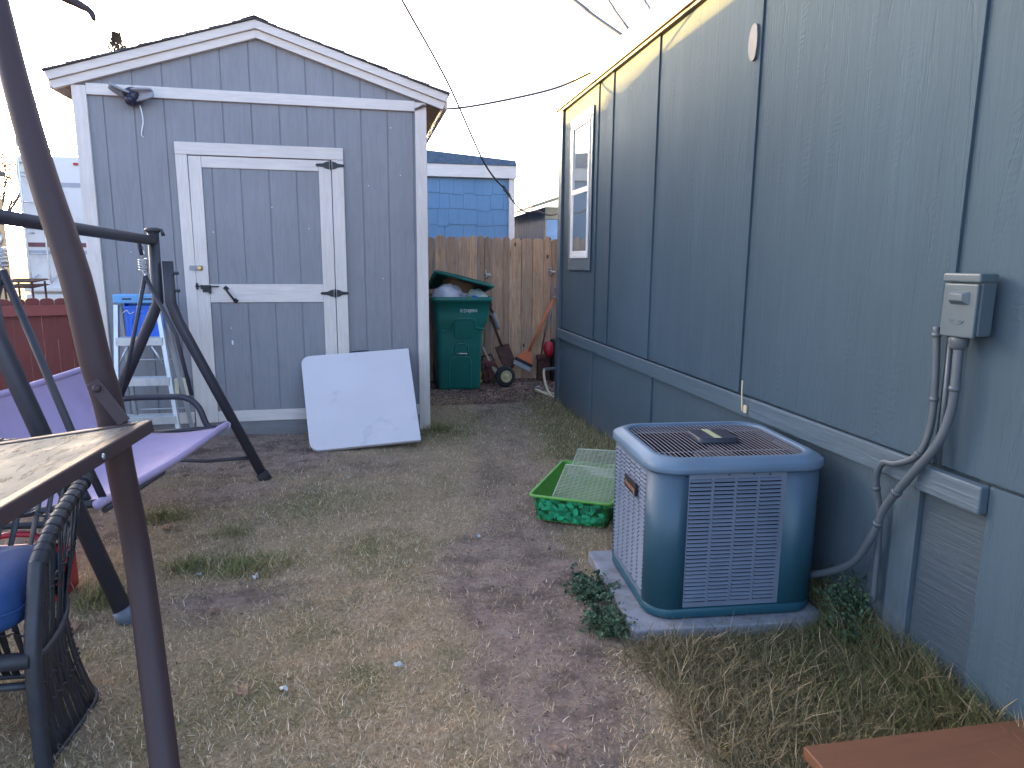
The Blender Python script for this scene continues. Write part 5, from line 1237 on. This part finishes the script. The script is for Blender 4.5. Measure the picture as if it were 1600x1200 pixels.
# red can behind the chair
rc = thing('red_fuel_can', (-1.5,3.15,0), 'red plastic fuel can on the grass behind the wicker chair', 'fuel can')
m = MB(); loft(m, [[V3(x,y,z) for x, y in rr(-1.70+q,-1.33-q,3.05+q,3.24-q,.04,5)] for q, z in ((.02,0),(0,.02),(0,.17),(.02,.21),(.07,.235))], cap0=True, cap1=True); m.build('can_body', M_red, rc)
m = MB(); m.tube(R_((-1.62,3.15,.22),(-1.60,3.15,.28),(-1.46,3.15,.28),(-1.44,3.15,.22)), .013, 8, smooth_path=4); m.build('can_handle', M_red, rc)
m = MB(); m.lathe([(.028,0),(.028,.04),(.015,.05),(.012,.10)], (-1.66,3.15,.225), (-.2,0,1), 12); m.build('spout', M_yellow, rc)

# ------------------------------------------------------------------ plank step at bottom right
def PKT(a, b, c_): return V3(1.119,1.508,0)+V3(.9998,-.0213,0)*a+V3(.0213,.9998,0)*b+V3(0,0,c_)
pk = thing('plank_step', PKT(.3,0,0), 'brown painted wooden step at the bottom right foreground', 'step')
m = MB(); m.box((0,-.32,.115),(.70,0,.15), PKT); m.build('tread', M_plank, pk, bevel=.004)
m = MB(); m.box((.02,-.30,-.02),(.68,-.27,.114), PKT); m.box((.02,-.05,-.02),(.68,-.02,.114), PKT); m.build('riser', M_plank, pk)

# ------------------------------------------------------------------ cables
def cable(name, pts, r, mt, label, grp='cables overhead'):
    m = MB(); m.tube(pts, r, 6, smooth_path=10); tag(m.build(name, mt), label, 'cable', grp)
cable('overhead_cable', [DT(590,-70,4.6), DT(628,0,5.0), DT(700,130,5.9), DT(757,255,6.6), DT(790,297,6.9)], .008, M_wire, 'black cable slanting from the top of the sky down past the shed eave')
cable('overhead_cable', [DT(788,295,6.88), DT(803,316,7.0), DT(820,331,7.1), DT(838,330,7.1), DT(858,336,7.1), V3(1.845,6.96,1.93)], .009, M_browncable, 'brown tail of the black cable reaching the far house corner')
m = MB(); m.tube([DT(786,290,6.86), DT(797,307,6.96)], .012, 8); m.tube([DT(787,297,6.86), DT(796,303,6.94)], .009, 6); tag(m.build('cable_splice', M_wire), 'taped splice joining black and brown cables in front of the blue house', 'cable splice')
cable('overhead_cable', [S(.486,-.03,2.655), S(.53,-.03,2.675), S(.575,-.03,2.69), DT(700,170,6.2), DT(760,162,6.1), DT(860,140,5.9), DT(920,115,5.75), DT(957,92,5.6)], .010, M_browncable, 'brown cable sagging between the shed corner and the house eave')
cable('overhead_cable', [DT(957,92,5.6), DT(966,104,5.5), DT(978,107,5.42), V3(1.80,5.25,2.90)], .007, M_browncable, 'short cable end hooked over the sunlit house eave')
for a, b, r, lb in (((880,-10),(990,71),.032,'thick double power line at the top, nearest the sunlit eave on the left'), ((886,-10),(992,69),.022,'thinner line running alongside the thick power line at the top'), ((940,-14),(1000,70),.024,'power line between the double line and the topmost short line'), ((998,-14),(1030,34),.022,'short power line end nearest the roof at the top edge')):
    p0, p1 = DT(a[0],a[1],12), DT(b[0],b[1],7.6); cable('power_line', [p0+(p0-p1)*3, p0, (p0+p1)/2+V3(0,0,-.02), p1], r, M_wire, lb, 'power lines in the sky')

# ------------------------------------------------------------------ trees
def tree(name, base, H, levels, label, spread=.5, seed=1, leafm=None, leafn=0):
    r_ = random.Random(seed); root = thing(name, base, label, 'tree'); m = MB(); tips = []
    def br(p, d, L, r, lv):
        q = p+d*L; mid = (p+q)/2+V3(r_.gauss(0,.03),r_.gauss(0,.03),r_.gauss(0,.03))*L
        m.tube([p, mid, q], [r, r*.85, r*.62], 6, False)
        if lv == 0: tips.append(q); return
        for k in range(r_.choice((2,3,3))):
            nd = (d+V3(r_.gauss(0,spread),r_.gauss(0,spread),r_.gauss(.1,spread*.7))).normalized(); br(p+d*L*r_.uniform(.55,1), nd, L*r_.uniform(.62,.85), r*.6, lv-1)
    br(Vector(base), V3(0,0,1), H*.28, H*.022, levels); m.build('trunk', M_bark, root)
    if leafm:
        m = MB()
        for t in tips:
            for _ in range(leafn):
                c_ = t+V3(r_.gauss(0,.22),r_.gauss(0,.22),r_.gauss(0,.2)); a = V3(r_.gauss(0,1),r_.gauss(0,1),r_.gauss(0,1)).normalized(); b = a.orthogonal().normalized(); s_ = r_.uniform(.03,.06); m.tint = r_.random()
                m.add([c_-a*s_, c_+b*s_*.6, c_+a*s_, c_-b*s_*.6], [(0,1,2,3)])
        m.build('crown', leafm, root)
M_gold = mat('sun_gold_leaf', (.45,.22,.05), .7, var=.3, bump=0, tint=.6)  # golden glow of the low sun put into the leaf colour
M_pine = mat('pine_needle', (.05,.04,.028), .8, bump=0, tint=.6)
attr_gold = M_gold
tb = DT(8,400,31); tree('bare_tree', (tb.x,tb.y,0), 7.6, 6, 'tree with bare twigs and leaves tinted sunlit gold at the left edge behind the motorhome', .55, 5, attr_gold, 20)
pt = DT(184,88,26); root = thing('conifer', (pt.x,pt.y,0), 'top of a brown conifer peeking over the shed roof', 'tree')
m = MB(); m.tube([(pt.x,pt.y,0),(pt.x,pt.y,pt.z+.62)], [.22,.01], 8); m.build('trunk', M_bark, root)
m = MB(); zt = pt.z+.65
for _ in range(1300):
    h = rnd.random()**2.2*6.0; z = zt-h; R = .05+h*.42; a = rnd.random()*6.28; q = rnd.uniform(.1,1)*R; c_ = V3(pt.x+math.cos(a)*q, pt.y+math.sin(a)*q, z+q*.35)
    d = V3(math.cos(a)*.6, math.sin(a)*.6, .9).normalized(); s_ = rnd.uniform(.07,.16); b = d.orthogonal().normalized(); m.tint = rnd.random()
    m.add([c_, c_+d*s_+b*.02, c_+d*s_*1.8, c_+d*s_-b*.02], [(0,1,2,3)])
m.build('crown', M_pine, root)

# ------------------------------------------------------------------ unseen building added to block the low sun
nb_ = thing('unseen_sun_blocker', (-14,17,0), 'long pale building outside the left edge of the view, added to block the low sun', 'house')
def SHB(y): return 4.10
m = MB(); m.box((-16.0,9.0,0),(-12.1,26.6,4.2)); m.build('wall', M_tan, nb_)
m = MB(); m.prism([(-16.4,4.1),(-12.0,4.1),(-12.0,4.22),(-13.6,5.54),(-16.4,4.22)][:], 8.7, 26.8, lambda a,b,c_: V3(a,b,c_)); m.build('roof', M_shingle, nb_)

# ------------------------------------------------------------------ small litter and leaves
def scrap(x, y, s_, label, mt=M_paper, name='paper_scrap', cat='paper scrap', grp='litter on the lawn'):
    m = MB(); rows = []; a = rnd.random()*6.28
    for i in range(4): rows.append([V3(x,y,gheight(x,y)+.014)+Matrix.Rotation(a,3,'Z')@V3((i-1.5)*s_*.33,(k-1.5)*s_*.22,rnd.uniform(-.006,.012)) for k in range(4)])
    m.grid(rows, False); tag(m.build(name, mt, solid=.001), label, cat, grp)
for px, py, s_, lb in ((400,903,.035,'white paper scrap beside the widest green tuft'), (312,899,.02,'tiny white scrap left of the widest green tuft'), (443,1083,.035,'white scrap on the lawn near the front, right of the wicker chair'), (545,749,.018,'small white scrap below the folding table'), (622,1045,.03,'pale stone like scrap on the lawn at centre front'), (748,838,.018,'small white scrap on the dirt path'), (272,702,.03,'pale scrap on the soil by the far swing foot'), (1310,920,.04,'white scrap at the weeds right of the air conditioner'), (856,588,.09,'crumpled white paper beside the hose loops'), (840,607,.05,'crumpled silver wrapper at the left of the hose loops')):
    p = G(px,py); scrap(p.x, p.y, s_, lb)
k = 0
names = ['brown curled leaf on the lawn in front of the wicker chair','brown leaf beside the conditioner in the matted grass','pale brown leaf on the soil under the lilac swing seat','brown leaf on the soil between swing foot and shed','large tan leaf between the near swing foot and the chair','brown leaf on the dirt path at the bottom','tan leaf at the back of the bare patch','brown leaf near the green tuft in front of the swing']
for (px, py, s_), lb in zip(((380,1087,.05),(1343,1020,.05),(290,742,.06),(345,735,.05),(118,985,.07),(872,1175,.05),(335,960,.04),(262,826,.07)), names):
    p = G(px,py); scrap(p.x, p.y, s_, lb, M_leafdry, 'fallen_leaf', 'leaf', 'fallen leaves')
# leaf litter and pebbles: too many to count
P_, H_, W__, L_n, C_ = sample(9000, .3, 2.6, 6.9, 8.38, lambda x, y: (rnd.uniform(.015,.045), rnd.uniform(.008,.02), rnd.uniform(1.1,1.55), np.array([.20,.085,.065])*rnd.uniform(.4,1.3)))
blades('leaf_litter', P_, H_, W__, L_n, C_, M_grass, 'reddish brown leaf litter on the soil before the board fence', 'leaf litter')
def clod(x, y):
    b, g = masks(x, y)
    if b < .35 or inpad(x, y): return None
    return rnd.uniform(.006,.018), rnd.uniform(.003,.010), rnd.uniform(1.0,1.5), np.array([.27,.22,.18])*rnd.uniform(.25,1.35)
blades('dirt_litter', *sample(26000, -2.2, 1.4, 1.3, 6.9, clod), M_grass, 'fine straw bits and crumbs strewn over the bare dirt', 'straw bits')

# small clods and pebbles on the bare dirt: too many to count
m = MB(); NC = 15000; CO = []
for _ in range(NC):
    y = 1.35+6.9*rnd.random()**1.6; x = rnd.uniform(-2.0, 2.1); b, g = masks(x, y)
    if b < .4 or inpad(x, y) or (x > 1.8 and y < 6.95) or (y > 5.9 and x < .55): continue
    R_c = rnd.uniform(.0015,.006)*(1 if rnd.random() < .93 else 2.0); c_ = V3(x, y, gheight(x, y)+R_c*.15); th = rnd.random()*6.28
    ax = [V3(math.cos(th),math.sin(th),rnd.gauss(0,.2)), V3(-math.sin(th),math.cos(th),rnd.gauss(0,.2)), V3(0,0,1)]
    j = [rnd.uniform(.6,1.3) for _ in range(6)]
    P8 = [c_+ax[0]*R_c*j[0], c_+ax[1]*R_c*j[1], c_-ax[0]*R_c*j[2], c_-ax[1]*R_c*j[3], c_+ax[2]*R_c*.6*j[4], c_-ax[2]*R_c*.5]
    m.tint = rnd.random()**1.3; m.add(P8, [(0,1,4),(1,2,4),(2,3,4),(3,0,4),(1,0,5),(2,1,5),(3,2,5),(0,3,5)])
tag(m.build('dirt_clods', mat('clod_soil', (.24,.17,.145), .95, var=.3, vscale=90, bump=0, tint=.9)), 'tiny clods and pebbles scattered over the bare dirt', 'clods', None, 'stuff')
